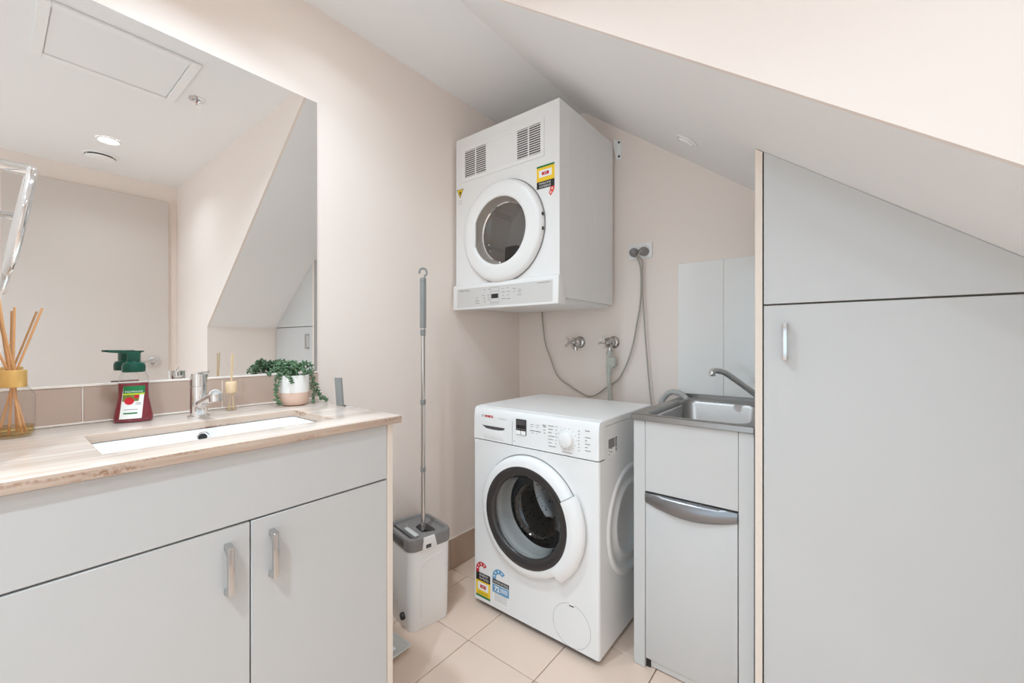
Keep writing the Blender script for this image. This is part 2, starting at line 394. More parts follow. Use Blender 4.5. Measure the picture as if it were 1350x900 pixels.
# skirting tiles on the left and back wall
bl = structure(MB().box(0.0, 0.004, 0.72, YB, 0, 0.149).build('baseboard_left', M['wgrout']))
for a, b in ((0.72, 0.8), (0.8025, 1.1), (1.1025, 1.4), (1.4025, 1.7), (1.7025, YB - 0.012)):
    MB().box(0.003, 0.011, a, b, 0.001, 0.148, 0.001, 1).build('tile', M['skirt'], bl)
bb = structure(MB().box(0.012, 0.93, YB - 0.004, YB, 0, 0.149).build('baseboard_back', M['wgrout']))
for a, b in ((0.012, 0.3), (0.3025, 0.6), (0.6025, 0.92)):
    MB().box(a, b, YB - 0.011, YB - 0.003, 0.001, 0.148, 0.001, 1).build('tile', M['skirt'], bb)
# taupe splash tiles behind the vanity: pieces of the left wall
gr = MB().box(0.0005, 0.0062, -0.02, 0.745, 0.9115, 1.008).build('grout_bed', M['wgrout'], wall_left)
for z0_, z1_ in ((0.9102, 0.9150), (1.0032, 1.0093)): MB().box(0.0005, 0.0098, -0.02, 0.7445, z0_, z1_, 0.001, 1).build('sealant_strip', M['wgrout'], wall_left)
for a, b in ((-0.02, 0.1455), (0.1485, 0.4455), (0.4485, 0.7445)):
    MB().box(0.003, 0.0085, a, b, 0.9145, 1.0035, 0.001, 1).build('tile', M['taupe'], wall_left)
# white splash tiles behind the laundry tub: pieces of the back wall
MB().box(0.921, 1.306, YB - 0.005, YB - 0.0005, 0.86, 1.4705).build('grout_bed', M['wgrout'], wall_back)
for a, b in ((0.9195, 1.1085), (1.1105, 1.3045)):
    MB().box(a, b, YB - 0.0085, YB - 0.003, 0.862, 1.4715, 0.001, 1).build('tile', M['wtile'], wall_back)
# flush door on the opposite wall, seen in the mirror
d1 = structure(MB().box(XR - 0.036, XR - 0.001, 0.05, 0.872, 0.008, 2.2, 0.002, 1).build('door_1', M['door']))
mb = MB(); Mx = SIDE(XR - 0.036, 0.783, 0.965) @ Matrix.Rotation(PI, 4, 'Y')
mb.lathe([(0.0, 0.012), (0.032, 0.012), (0.037, 0.009), (0.037, 0.0)], Mx, 32)
mb.cyl((XR - 0.04, 0.783, 0.965), (XR - 0.085, 0.783, 0.965), 0.010, 16)
mb.tube(smooth_path([(XR - 0.078, 0.783, 0.965), (XR - 0.085, 0.77, 0.965), (XR - 0.085, 0.74, 0.966), (XR - 0.085, 0.655, 0.968)]), 0.0085, 12)
mb.build('door_handle', M['satin'], d1)

# ---------------------------------------------------------------- lamps and ceiling fittings
names = ['round recessed downlight glowing on the ceiling, reflected in the vanity mirror', 'recessed ceiling downlight directly above the vanity counter',
         'added unseen fill downlight just behind the camera position', 'added unseen fill downlight near the made-up window behind the camera', 'added unseen fill downlight above the end of the vanity mirror']
for (x, y, wt), lb in zip(LAMPS, names):
    t = thing('ceiling_downlight', lb, 'downlight', (x, y, ZC - 0.006), 'recessed ceiling downlights')  # the added fill lamps share this downlight fitting
    MB().lathe([(0.044, 0.004), (0.046, -0.001), (0.052, -0.003), (0.056, -0.001), (0.057, 0.0055)], T(x, y, ZC - 0.006), 40).build('trim_ring', M['white'], t)
    MB().lathe([(0.0, 0.0), (0.0445, 0.002)], T(x, y, ZC - 0.006), 40).build('lens', M['lamp'], t)
    ld = bpy.data.lights.new('downlight_bulb', 'AREA'); ld.shape = 'DISK'; ld.size = 0.085; ld.energy = wt; ld.color = LAMP_COL; ld.spread = LAMP_SPREAD
    lo = bpy.data.objects.new('bulb', ld); C.objects.link(lo); lo.parent = t; lo.location = (0, 0, -0.005)
x, y = 2.304, 0.453
t = thing('exhaust_vent', 'round white ceiling exhaust vent beside the glowing downlight, in the mirror', 'vent', (x, y, ZC - 0.03))
MB().lathe([(0.088, 0.0295), (0.088, 0.024), (0.074, 0.020), (0.070, 0.0295)], T(x, y, ZC - 0.03), 48).build('frame', M['white'], t)
MB().lathe([(0.0, 0.0), (0.05, 0.002), (0.072, 0.009), (0.074, 0.012), (0.0, 0.014)], T(x, y, ZC - 0.03), 48).build('disc', M['white'], t)
MB().cyl((x, y, ZC - 0.018), (x, y, ZC - 0.001), 0.06, 32).build('throat', M['dark'], t)
t = thing('ceiling_hatch', 'square white access hatch with raised frame in the flat ceiling, seen in the mirror', 'hatch', (0.94, 0.345, ZC - 0.012))
a0, a1, b0, b1 = 0.71, 1.166, 0.106, 0.582; wd = 0.034
f = MB(); f.box(a0, a1, b0, b0 + wd, ZC - 0.012, ZC - 0.0005, 0.002, 1); f.box(a0, a1, b1 - wd, b1, ZC - 0.012, ZC - 0.0005, 0.002, 1)
f.box(a0, a0 + wd, b0 + wd, b1 - wd, ZC - 0.012, ZC - 0.0005, 0.002, 1); f.box(a1 - wd, a1, b0 + wd, b1 - wd, ZC - 0.012, ZC - 0.0005, 0.002, 1)
f.build('frame', M['white'], t)
MB().box(a0 + wd + 0.003, a1 - wd - 0.003, b0 + wd + 0.003, b1 - wd - 0.003, ZC - 0.006, ZC - 0.0005, 0.001, 1).build('panel', M['ceil'], t)
x, y = 1.044, 0.649
t = thing('fire_sprinkler', 'small chrome fire sprinkler head by the corner of the ceiling hatch, in the mirror', 'sprinkler', (x, y, ZC - 0.038))
MB().lathe([(0.034, 0.0375), (0.033, 0.033), (0.018, 0.031), (0.016, 0.036)], T(x, y, ZC - 0.038), 32).build('escutcheon', M['chrome'], t)
mb = MB().cyl((x, y, ZC - 0.014), (x, y, ZC - 0.001), 0.009, 16)
for s_ in (-1, 1): mb.tube([(x + 0.008 * s_, y, ZC - 0.012), (x + 0.012 * s_, y, ZC - 0.022), (x + 0.002 * s_, y, ZC - 0.033)], 0.0022, 8)
mb.build('frame_arm', M['chrome'], t)
MB().cyl((x, y, ZC - 0.03), (x, y, ZC - 0.014), 0.0025, 10).build('bulb', M['red'], t)
MB().lathe([(0.0, 0.0), (0.014, 0.0), (0.014, 0.002), (0.0, 0.003)], T(x, y, ZC - 0.038), 24).build('deflector', M['chrome'], t)
# flat round fitting in the sloping ceiling
ang = math.atan(SL); cx, cy = 1.053, 1.616; cz = slope_z(cx)
Rm = Matrix.Translation((cx, cy, cz)) @ Matrix.Rotation(ang, 4, 'Y') @ Matrix.Rotation(PI, 4, 'X')
t = thing('ceiling_sprinkler_cover', 'small round white cover fitted in the sloping ceiling right of the dryer', 'ceiling fitting', (cx, cy, cz))
MB().lathe([(0.046, 0.0008), (0.045, 0.004), (0.036, 0.006), (0.034, 0.002)], Rm, 40).build('collar', M['white'], t)
MB().lathe([(0.028, 0.0012), (0.036, 0.0018)], Rm, 40).build('shadow_gap', M['dark'], t)
MB().lathe([(0.0, 0.011), (0.026, 0.011), (0.028, 0.010), (0.0285, 0.001), (0.029, 0.011), (0.031, 0.009), (0.031, 0.0015)], Rm, 40).build('cap', M['white'], t)

# ---------------------------------------------------------------- vanity
t = thing('vanity_cabinet', 'white slab-door vanity cabinet with satin bar handles under the stone counter', 'cabinet', (0.26, 0.345, 0.0))
XF = 0.52
sp = MB().box(0.012, XF - 0.018, 0.684, 0.702, 0.0, 0.889).build('side_panel', M['lam'], t)
MB().box(XF - 0.018, XF, 0.684, 0.702, 0.0, 0.889, 0.001, 1).build('edge_strip', M['edge'], sp)
MB().box(0.012, XF, -0.012, 0.006, 0.0, 0.889, 0.001, 1).build('side_panel', M['lam'], t)
cb = MB(); cb.box(0.012, 0.03, 0.006, 0.684, 0.1, 0.70); cb.box(0.03, XF - 0.02, 0.006, 0.684, 0.1, 0.118)
cb.box(XF - 0.04, XF - 0.0195, 0.006, 0.684, 0.70, 0.76); cb.box(XF - 0.04, XF - 0.0195, 0.325, 0.365, 0.118, 0.70)
cb.build('carcass', M['carc'], t)
MB().box(XF - 0.07, XF - 0.052, 0.006, 0.684, 0.0, 0.1).build('kickboard', M['lam'], t)
MB().box(XF - 0.019, XF, 0.0075, 0.6825, 0.7395, 0.887, 0.0012, 1).build('false_front', M['lam'], t)
def bar_handle(name, x, yc, z0, z1, parent, facing):
    w2 = 0.0058; mb = MB()
    if facing == 'X':
        pts = [(0, z0), (0.008, z0 + 0.0), (0.027, z0 + 0.003), (0.027, z1 - 0.003), (0.008, z1), (0, z1), (0, z1 - 0.012), (0.006, z1 - 0.013), (0.016, z1 - 0.02), (0.017, z0 + 0.02), (0.006, z0 + 0.013), (0, z0 + 0.012)]
        mb.prism(pts, lambda a, b, q: (x + a, yc + q, b), -w2, w2, 0.0008)
    else:
        pts = [(0, z0), (0.027, z0), (0.027, z1), (0, z1), (0, z1 - 0.011), (0.018, z1 - 0.011), (0.018, z0 + 0.011), (0, z0 + 0.011)]
        mb.prism(pts, lambda a, b, q: (yc + q, x - a, b), -w2, w2, 0.0006)
    return mb.build(name, M['satin'], parent)
dl = MB().box(XF - 0.019, XF, 0.0075, 0.3435, 0.103, 0.7355, 0.0012, 1).build('door', M['lam'], t)
bar_handle('handle', XF, 0.302, 0.603, 0.706, dl, 'X')
dr = MB().box(XF - 0.019, XF, 0.3465, 0.6825, 0.103, 0.7355, 0.0012, 1).build('door', M['lam'], t)
bar_handle('handle', XF, 0.386, 0.603, 0.706, dr, 'X')
# stone counter with a cut-out for the undermount basin
X = [0.009, 0.196, 0.436, 0.536]; Y = [-0.024, 0.13, 0.576, 0.72]; Z0, Z1 = 0.89, 0.91
bm = bmesh.new(); V = {}
for i in range(4):
    for j in range(4):
        for q, z in ((0, Z0), (1, Z1)): V[i, j, q] = bm.verts.new((X[i], Y[j], z))
for i in range(3):
    for j in range(3):
        if (i, j) == (1, 1): continue
        for q in (0, 1): bm.faces.new([V[i, j, q], V[i + 1, j, q], V[i + 1, j + 1, q], V[i, j + 1, q]])
def wallq(a, b): bm.faces.new([V[a + (0,)], V[b + (0,)], V[b + (1,)], V[a + (1,)]])
for i in range(3): wallq((i, 0), (i + 1, 0)); wallq((i, 3), (i + 1, 3)); wallq((0, i), (0, i + 1)); wallq((3, i), (3, i + 1))
wallq((1, 1), (2, 1)); wallq((1, 2), (2, 2)); wallq((1, 1), (1, 2)); wallq((2, 1), (2, 2))
bmesh.ops.recalc_face_normals(bm, faces=bm.faces[:])
se = [e for e in bm.edges if len(e.link_faces) == 2 and e.calc_face_angle() > 1.0]
bmesh.ops.bevel(bm, geom=se, offset=0.0016, segments=2, affect='EDGES', profile=0.5)
ct = MB().bm(bm).build('countertop', M['stone'], origin=(0.2725, 0.348, 0.89))
tag(ct, 'cream striped travertine vanity counter with a rusty front edge and basin cut-out', 'countertop')
# basin
t = thing('basin', 'white rectangular undermount basin sunk in the stone vanity counter', 'basin', (0.316, 0.353, 0.765))
rs = [rrect(0.180, 0.452, 0.114, 0.592, 0.012, 0.8892), rrect(0.200, 0.432, 0.134, 0.572, 0.02, 0.8892), rrect(0.203, 0.429, 0.138, 0.568, 0.022, 0.86), rrect(0.212, 0.42, 0.15, 0.556, 0.03, 0.80),
      rrect(0.235, 0.397, 0.18, 0.526, 0.05, 0.785), rrect(0.30, 0.332, 0.34, 0.366, 0.012, 0.782)]
MB().loft(rs, False, True).loft([rrect(0.180, 0.452, 0.114, 0.592, 0.012, 0.8892), rrect(0.188, 0.444, 0.122, 0.584, 0.02, 0.78), rrect(0.25, 0.38, 0.2, 0.5, 0.04, 0.768)], False, True).build('bowl', M['ceramic'], t, 50)
MB().lathe([(0.0135, 0.0), (0.0145, 0.004), (0.012, 0.005), (0.0095, 0.003), (0.0095, -0.001)], SIDE(0.2015, 0.345, 0.869), 32).build('overflow_ring', M['chrome'], t)
MB().lathe([(0.0, 0.0), (0.0098, 0.0005)], SIDE(0.2025, 0.345, 0.869), 24).build('overflow_hole', M['black'], t)
MB().lathe([(0.0, 0.006), (0.018, 0.005), (0.024, 0.001), (0.024, -0.002)], T(0.316, 0.353, 0.7835), 32).build('drain_plug', M['chrome'], t)
# mixer tap
t = thing('basin_mixer', 'short chrome pillar mixer tap behind the basin', 'tap', (0.113, 0.36, 0.91))
MB().lathe([(0.0, 0.0), (0.026, 0.0), (0.026, 0.004), (0.0205, 0.006), (0.0205, 0.083), (0.0195, 0.084), (0.0205, 0.085), (0.0205, 0.115), (0.019, 0.118), (0.0, 0.119)], T(0.113, 0.36, 0.9102), 40).build('body', M['chrome'], t)
MB().tube([(0.118, 0.36, 0.944), (0.15, 0.361, 0.953), (0.235, 0.363, 0.978)], [0.0125, 0.0125, 0.012], 24).lathe([(0.0125, 0.0), (0.0145, 0.004), (0.0145, 0.02), (0.0, 0.02)], Matrix.Translation((0.24, 0.363, 0.984)) @ Matrix.Rotation(PI, 4, 'X'), 24).build('spout', M['chrome'], t)
MB().lathe([(0.0, 0.0), (0.0135, 0.0), (0.0145, 0.002), (0.013, 0.004)], Matrix.Translation((0.236, 0.363, 0.9785)) @ Matrix.Rotation(PI / 2 - 0.28, 4, 'Y'), 24).build('spout_cap', M['white'], t)
MB().cyl((0.113, 0.36, 1.0302), (0.152, 0.372, 1.0345), 0.003, 10).build('lever', M['chrome'], t)

# mirror
mr = MB().box(0.0012, 0.0062, -0.02, 0.743, 1.0095, 1.987, 0.0006, 1).build('wall_mirror', M['mirror'])
tag(mr, 'large frameless wall mirror above the vanity splash tiles', 'mirror')
# chrome towel ring on the nib wall
t = thing('towel_ring', 'chrome towel ring on a post at the left edge of the mirror', 'towel ring', (0.25, -0.025, 1.42))
MB().lathe([(0.0, 0.006), (0.024, 0.006), (0.026, 0.004), (0.026, 0.0)], FRONT(0.25, -0.0245, 1.453) @ Matrix.Rotation(PI, 4, 'Y'), 32).cyl((0.25, -0.02, 1.453), (0.25, 0.05, 1.453), 0.0115, 20).build('post', M['chrome'], t)
ring = []
for i in range(48):
    a = 2 * PI * i / 48; ring.append((0.262 + 0.097 * math.sin(a) , 0.037 + 0.0145 * math.cos(a) + 0.002 * math.sin(a), 1.349 + 0.1 * math.cos(a)))
MB().tube(ring, 0.0072, 14, closed=True).build('ring', M['chrome'], t)

# reed diffuser with gold collar
cx, cy, z = 0.095, 0.033, 0.9102
t = thing('reed_diffuser', 'clear glass reed diffuser with gold collar at the left end of the counter', 'reed diffuser', (cx, cy, z))
prof = [(0.0, 0.0), (0.029, 0.0), (0.0325, 0.004), (0.0325, 0.088), (0.030, 0.098), (0.022, 0.106), (0.015, 0.109), (0.014, 0.113)]
MB().lathe(prof, T(cx, cy, z), 40).build('bottle', M['clear'], t)
MB().lathe([(0.0, 0.005), (0.029, 0.005), (0.0305, 0.009), (0.0305, 0.024), (0.0, 0.024)], T(cx, cy, z), 40).build('oil', M['oil'], t)
MB().lathe([(0.013, 0.108), (0.0195, 0.108), (0.0205, 0.110), (0.0205, 0.143), (0.0195, 0.145), (0.013, 0.145), (0.013, 0.108)], T(cx, cy, z), 40).build('collar', M['gold'], t)
for dx, dy, tx, ty, tz, bx, by in ((0, -0.004, -0.01, -0.019, 0.297, .012, .012), (0.002, 0.0, 0.006, 0.002, 0.281, -.004, -.006), (0.0, 0.004, 0.0, 0.042, 0.282, -.004, -.020), (-0.002, -0.006, 0.005, -0.036, 0.235, 0, .018), (0.006, 0.002, 0.03, -0.018, 0.26, -.02, .006)):
    p0 = Vector((cx + bx, cy + by, z + 0.008)); p1 = Vector((cx + tx, cy + ty, z + tz))
    pm = Vector((cx + dx, cy + dy, z + 0.14))
    MB().tube([p0, pm, p1], 0.0021, 7).build('reed', M['reed'], t)
# small diffuser with a wooden cap
cx, cy, z = 0.066, 0.452, 0.9102
t = thing('reed_diffuser', 'tiny glass reed diffuser with beech cap between the tap and the potted plant', 'reed diffuser', (cx, cy, z))
MB().lathe([(0.0, 0.0), (0.0135, 0.0), (0.015, 0.002), (0.015, 0.05), (0.012, 0.055)], T(cx, cy, z), 32).build('bottle', M['clear'], t)
MB().lathe([(0.0, 0.003), (0.0132, 0.003), (0.0132, 0.012), (0.0, 0.012)], T(cx, cy, z), 32).build('oil', M['oil2'], t)
MB().lathe([(0.0025, 0.053), (0.0138, 0.053), (0.0145, 0.055), (0.0145, 0.083), (0.013, 0.086), (0.0025, 0.086)], T(cx, cy, z), 32).build('cap', M['beech'], t)
MB().tube([(cx - .004, cy - .004, z + .004), (cx, cy, z + .08), (cx + 0.003, cy + 0.001, z + .17)], 0.0017, 6).build('reed', M['reed2'], t)
MB().tube([(cx + .006, cy + .005, z + .004), (cx - .001, cy + .002, z + .08), (cx - 0.001, cy + 0.006, z + .172)], 0.0017, 6).build('reed', M['reed2'], t)

# foaming soap bottle
cx, cy, z = 0.062, 0.234, 0.9102
t = thing('soap_bottle', 'red foaming hand soap bottle with green pump head against the splash tiles', 'soap bottle', (cx, cy, z))
def oval(wx, wy, zz, n=40, p=2.6):
    return [(cx + wx * math.copysign(abs(math.cos(a)) ** (2 / p), math.cos(a)), cy + wy * math.copysign(abs(math.sin(a)) ** (2 / p), math.sin(a)), z + zz) for a in [2 * PI * i / n for i in range(n)]]
body = [(0.020, 0.0365, 0.0), (0.0225, 0.039, 0.003), (0.0225, 0.039, 0.012), (0.0205, 0.035, 0.035), (0.019, 0.0305, 0.06), (0.0185, 0.0295, 0.08), (0.0185, 0.0295, 0.1)]
MB().loft([oval(*b) for b in body], True, True).build('soap', M['soap'], t, 50)
MB().loft([oval(*b) for b in [(0.0186, 0.0297, 0.1), (0.0185, 0.0292, 0.113), (0.0182, 0.0255, 0.125), (0.0165, 0.021, 0.13)]]).build('shoulder', M['clear'], t, 60)
MB().lathe([(0.0, 0.128), (0.0225, 0.128), (0.0235, 0.130), (0.0235, 0.144), (0.021, 0.151), (0.013, 0.155), (0.012, 0.156), (0.0, 0.156)], T(cx, cy, z), 36).build('collar', M['green'], t)
pm = MB().box(cx - 0.011, cx + 0.011, cy - 0.012, cy + 0.013, z + 0.154, z + 0.180, 0.003)
pm.loft([rrect(cx - 0.0075, cx + 0.0075, cy - 0.012, cy + 0.012, 0.003, z + 0.174, 3), rrect(cx - 0.0085, cx + 0.0085, cy - 0.014, cy + 0.018, 0.003, z + 0.183, 3)], True, True)
pm.prism([(-0.014, 0.176), (-0.048, 0.179), (-0.048, 0.184), (0.02, 0.1825), (0.02, 0.1795), (-0.014, 0.1795)], lambda a, b, q: (cx + q, cy + a, z + b), -0.006, 0.006)
pm.build('pump_head', M['green'], t)
def soapmap(a, b, q):      # a across the front, b up; follows the waisted front face
    zz = b; wx = 0.0225; wy = 0.039
    for (x0, y0, h0), (x1, y1, h1) in zip(body, body[1:]):
        if h0 <= zz <= h1: k_ = (zz - h0) / (h1 - h0); wx = x0 + (x1 - x0) * k_; wy = y0 + (y1 - y0) * k_
    c_ = max(0.0, 1 - (abs(a) / wy) ** 2.6) ** (1 / 2.6)
    return (cx + wx * c_ + 0.0004 + q, cy + a, z + b)
lb = Print(soapmap)
def grid_poly(pr, a0l, a0r, a1l, a1r, b0, b1, m, lv=1, n=8, nb=6):   # a gridded quad that follows the curve
    pr._mi(m); vs = []
    for j in range(nb + 1):
        for i in range(n + 1):
            u_, v_ = i / n, j / nb
            l = a0l + (a1l - a0l) * v_; r_ = a0r + (a1r - a0r) * v_
            vs.append(pr.map(l + (r_ - l) * u_, b0 + (b1 - b0) * v_, 0.0002 * lv))
    pr.mb.add(vs, [(j * (n + 1) + i, j * (n + 1) + i + 1, (j + 1) * (n + 1) + i + 1, (j + 1) * (n + 1) + i) for j in range(nb) for i in range(n)])
grid_poly(lb, -0.025, 0.018, -0.017, 0.024, 0.010, 0.093, M['wprint'])
grid_poly(lb, -0.018, 0.0235, -0.017, 0.024, 0.074, 0.093, M['pgreen'], 2)
grid_poly(lb, -0.0185, 0.0232, -0.018, 0.0235, 0.0705, 0.074, M['lime'], 2)
grid_poly(lb, -0.0195, 0.012, -0.0185, 0.014, 0.054, 0.0705, M['olive'], 2)
lb.poly(disc(-0.006, 0.055, 0.0095, 18), M['red'], 4); lb.poly(disc(0.008, 0.0655, 0.005, 12), M['red'], 4)
lb.text('PALMOLIVE', 0.003, 0.0785, 0.0045, M['wprint'], 4, wmax=0.034)
grid_poly(lb, -0.016, 0.010, -0.016, 0.010, 0.0325, 0.034, M['ink'], 2); grid_poly(lb, -0.017, 0.010, -0.017, 0.010, 0.022, 0.0255, M['pgreen'], 2)
grid_poly(lb, 0.006, 0.017, 0.006, 0.017, 0.045, 0.0462, M['ink'], 2); grid_poly(lb, 0.006, 0.017, 0.006, 0.017, 0.0485, 0.0497, M['ink'], 2)
lb.build('label', t, 'white and green printed front label with a red fruit')
t.rotation_euler = (0, 0, math.radians(-17))

# potted string-of-pearls plant
cx, cy, z = 0.098, 0.622, 0.9102
t = thing('potted_plant', 'trailing green bead plant in a white and clay pot at the counter end', 'plant', (cx, cy, z))
outer = [(0.0, 0.0), (0.030, 0.0), (0.037, 0.004), (0.0415, 0.014), (0.0435, 0.03), (0.0438, 0.04)]
MB().lathe(outer + [(0.0438, 0.0425)], T(cx, cy, z), 44).build('pot_base', M['potp'], t)['label'] = 'raw pink clay lower half of the pot'
MB().lathe([(0.0439, 0.0425), (0.0442, 0.06), (0.044, 0.095), (0.0435, 0.098), (0.0415, 0.098), (0.041, 0.094), (0.041, 0.08)], T(cx, cy, z), 44).build('pot', M['potw'], t)
MB().lathe([(0.0, 0.086), (0.0408, 0.084)], T(cx, cy, z), 30).build('soil', M['soil'], t)
bmI = bmesh.new(); bmesh.ops.create_icosphere(bmI, subdivisions=1, radius=1.0); bmI.verts.index_update()
IV = [q.co.copy() for q in bmI.verts]; IF = [[q.index for q in f.verts] for f in bmI.faces]; bmI.free()
def bead_stem(pts, nb, r0=0.0035, spread=0.0068):
    nb = int(nb * 1.35)
    P = smooth_path(pts, 8); mb = MB(); mb.tube(P, 0.0007, 5)
    mb.cur = 1
    for i in range(nb):
        u_ = (i + random.random() * 0.6) / nb * (len(P) - 1); q = int(min(u_, len(P) - 2)); c = P[q].lerp(P[q + 1], u_ - q)
        off = Vector((random.gauss(0, 1), random.gauss(0, 1), random.gauss(0, 1))).normalized() * spread * random.uniform(0.45, 1)
        c = c + off; r = r0 * random.uniform(0.8, 1.2)
        if c.z < z + r: c.z = z + r * 1.02
        if c.x < 0.013: c.x = 0.013 + random.random() * 0.004
        ax = off.normalized(); Rq = Vector((0, 0, 1)).rotation_difference(ax).to_matrix()
        mb.add([c + Rq @ Vector((p.x * r * .8, p.y * r * .8, p.z * r * 1.35)) for p in IV], IF)
    return mb.build('trailing_stem', [M['stem'], M['leaf']], t, 80)
top = z + 0.092
def st(a, r, zz): return (cx + r * math.cos(a), cy + r * math.sin(a), z + zz)
for i in range(16):       # low crown heaped over the rim
    a = 2 * PI * i / 16 + random.uniform(-.2, .2); h = random.uniform(0.112, 0.136); r = random.uniform(0.03, 0.058)
    bead_stem([st(a + 2, 0.012, 0.084), st(a, r * 0.4, h), st(a + .2, r * 0.8, h + 0.004), st(a + .3, r, h - 0.014)], 26)
# lobes along the counter towards the tap
for i in range(3): bead_stem([st(-1.5, 0.02, 0.088), (cx - 0.012, cy - 0.03 - .005 * i, z + 0.135), (cx - 0.02 + .012 * i, cy - 0.052, z + 0.125), (cx - 0.03 + .012 * i, cy - 0.066 - .006 * i, z + 0.103)], 30)
# long trails: left of the pot, front, and right down to the stone
bead_stem([st(-1.2, 0.03, 0.09), (cx + .012, cy - 0.046, z + 0.108), (cx + .014, cy - 0.056, z + 0.075), (cx + .014, cy - 0.063, z + 0.045), (cx + .014, cy - 0.058, z + 0.02), (cx + .012, cy - 0.05, z + 0.006)], 46)
bead_stem([st(-1.4, 0.03, 0.09), (cx + .002, cy - 0.05, z + 0.1), (cx, cy - 0.058, z + 0.06), (cx + .004, cy - 0.052, z + 0.024)], 34)
bead_stem([st(-.6, 0.03, 0.09), (cx + .036, cy - 0.03, z + 0.108), (cx + .043, cy - 0.03, z + 0.088), (cx + .045, cy - 0.028, z + 0.077)], 20)
bead_stem([st(1.2, 0.03, 0.09), (cx + .014, cy + 0.046, z + 0.11), (cx + .016, cy + 0.057, z + 0.075), (cx + .02, cy + 0.07, z + 0.04), (cx + .026, cy + 0.088, z + 0.014), (cx + .03, cy + 0.096, z + 0.006)], 60)
bead_stem([st(1.4, 0.03, 0.09), (cx + .0, cy + 0.048, z + 0.106), (cx + .004, cy + 0.06, z + 0.06), (cx + .016, cy + 0.07, z + 0.03), (cx + .022, cy + 0.08, z + 0.01)], 46)
bead_stem([st(.8, 0.03, 0.09), (cx + .022, cy + 0.042, z + 0.105), (cx + .02, cy + 0.052, z + 0.05), (cx + .02, cy + 0.054, z + 0.02), (cx + .03, cy + 0.05, z + 0.006)], 34)

# little grey upright bar at the counter's end
t = thing('upright_bar', 'small flat grey bar standing upright at the far end of the stone counter', 'bar', (0.233, 0.706, 0.9102))
MB().prism(rect(-0.012, 0.012, 0.0, 0.090), lambda a, b, q: (0.233 + a * .75 - b * 0.03, 0.706 + a * .45 + q - b * .06, 0.9102 + b), -0.0035, 0.0035, 0.0012).build('body', M['ghand'], t)
MB().box(0.256, 0.264, 0.702, 0.709, 0.9102, 0.914, 0.001, 1).build('stub', M['gdark'], t)

# ---------------------------------------------------------------- mop, bucket, tray
bx, by = 0.135, 1.102; BZ = 0.0
t = thing('mop_bucket', 'white flat mop bucket with grey lid standing between vanity and washing machine', 'bucket', (bx, by, 0.0))
hw, hd = 0.107, 0.093
def rr(dx, dy, r, zz): return rrect(bx - hw + dx, bx + hw - dx, by - hd + dy, by + hd - dy, r, zz)
MB().loft([rr(0.006, 0.006, 0.03, 0.0005), rr(0.004, 0.004, 0.034, 0.006), rr(0.002, 0.002, 0.034, 0.15), rr(0.0, 0.0, 0.034, 0.325), rr(0.004, 0.004, 0.03, 0.325), rr(0.006, 0.006, 0.03, 0.01)], True, True).build('tub', M['white'], t, 50)
# lid: band, sunken deck with a slot and an oval mop opening
lid = MB()
lid.loft([rr(-0.002, -0.002, 0.036, 0.310), rr(-0.004, -0.004, 0.038, 0.316), rr(-0.004, -0.004, 0.038, 0.350), rr(-0.001, -0.001, 0.036, 0.356), rr(0.012, 0.012, 0.028, 0.356), rr(0.016, 0.016, 0.026, 0.348)])
deck = rr(0.016, 0.016, 0.026, 0.348); ox, oy = bx + 0.020, by + 0.02
ell = []
for p in deck:
    a = math.atan2((p[1] - oy) / 0.030, (p[0] - ox) / 0.062); ell.append((ox + 0.064 * math.cos(a), oy + 0.03 * math.sin(a), 0.348))
lid.loft([deck, ell, [(p[0], p[1], 0.32) for p in ell]])
lid.build('lid', M['gplast'], t, 40)
MB().box(bx - 0.085, bx + 0.0855, by - hd + 0.022, by - hd + 0.030, 0.3482, 0.3495).build('slot', M['black'], t)
MB().box(bx - 0.06, bx + 0.06, by - hd - 0.0062, by - hd - 0.003, 0.322, 0.346, 0.001, 1).build('lid_handle_recess', M['gdark'], t)
cl = MB().prism([(-0.036, 0.357), (0.03, 0.357), (0.034, 0.348), (0.046, 0.312), (0.026, 0.312), (0.018, 0.306), (-0.036, 0.306), (-0.042, 0.312), (-0.036, 0.345)], lambda a, b, q: (bx + hw + q, by - 0.012 + a * .72, b), 0.002, 0.007, 0.001).build('clip', M['white'], t)
Print(lambda a, b, q: (bx + hw + 0.007 + q, by - 0.017 + a, b)).poly(rect(-0.011, 0.011, 0.314, 0.328), M['bprint']).poly(rect(-0.008, 0.008, 0.322, 0.3235), M['ink'], 2).poly(rect(-0.008, 0.008, 0.3175, 0.319), M['ink'], 2).build('badge', cl)
cp = MB().lathe([(0.0, 0.02), (0.011, 0.02), (0.012, 0.018), (0.012, 0.0)], T(bx - 0.016, by - hd + 0.048, 0.3485), 20).build('filler_cap', M['clear'], t)
MB().box(bx - 0.02, bx + 0.075, by - hd + 0.036, by - hd + 0.056, 0.3485, 0.358, 0.004).build('water_tank', M['gpale'], t)
pl = MB().lathe([(0.0, 0.012), (0.012, 0.012), (0.014, 0.009), (0.014, 0.0)], FRONT(bx + 0.048, by - hd + 0.0035, 0.048), 20).build('drain_plug', M['black'], t)
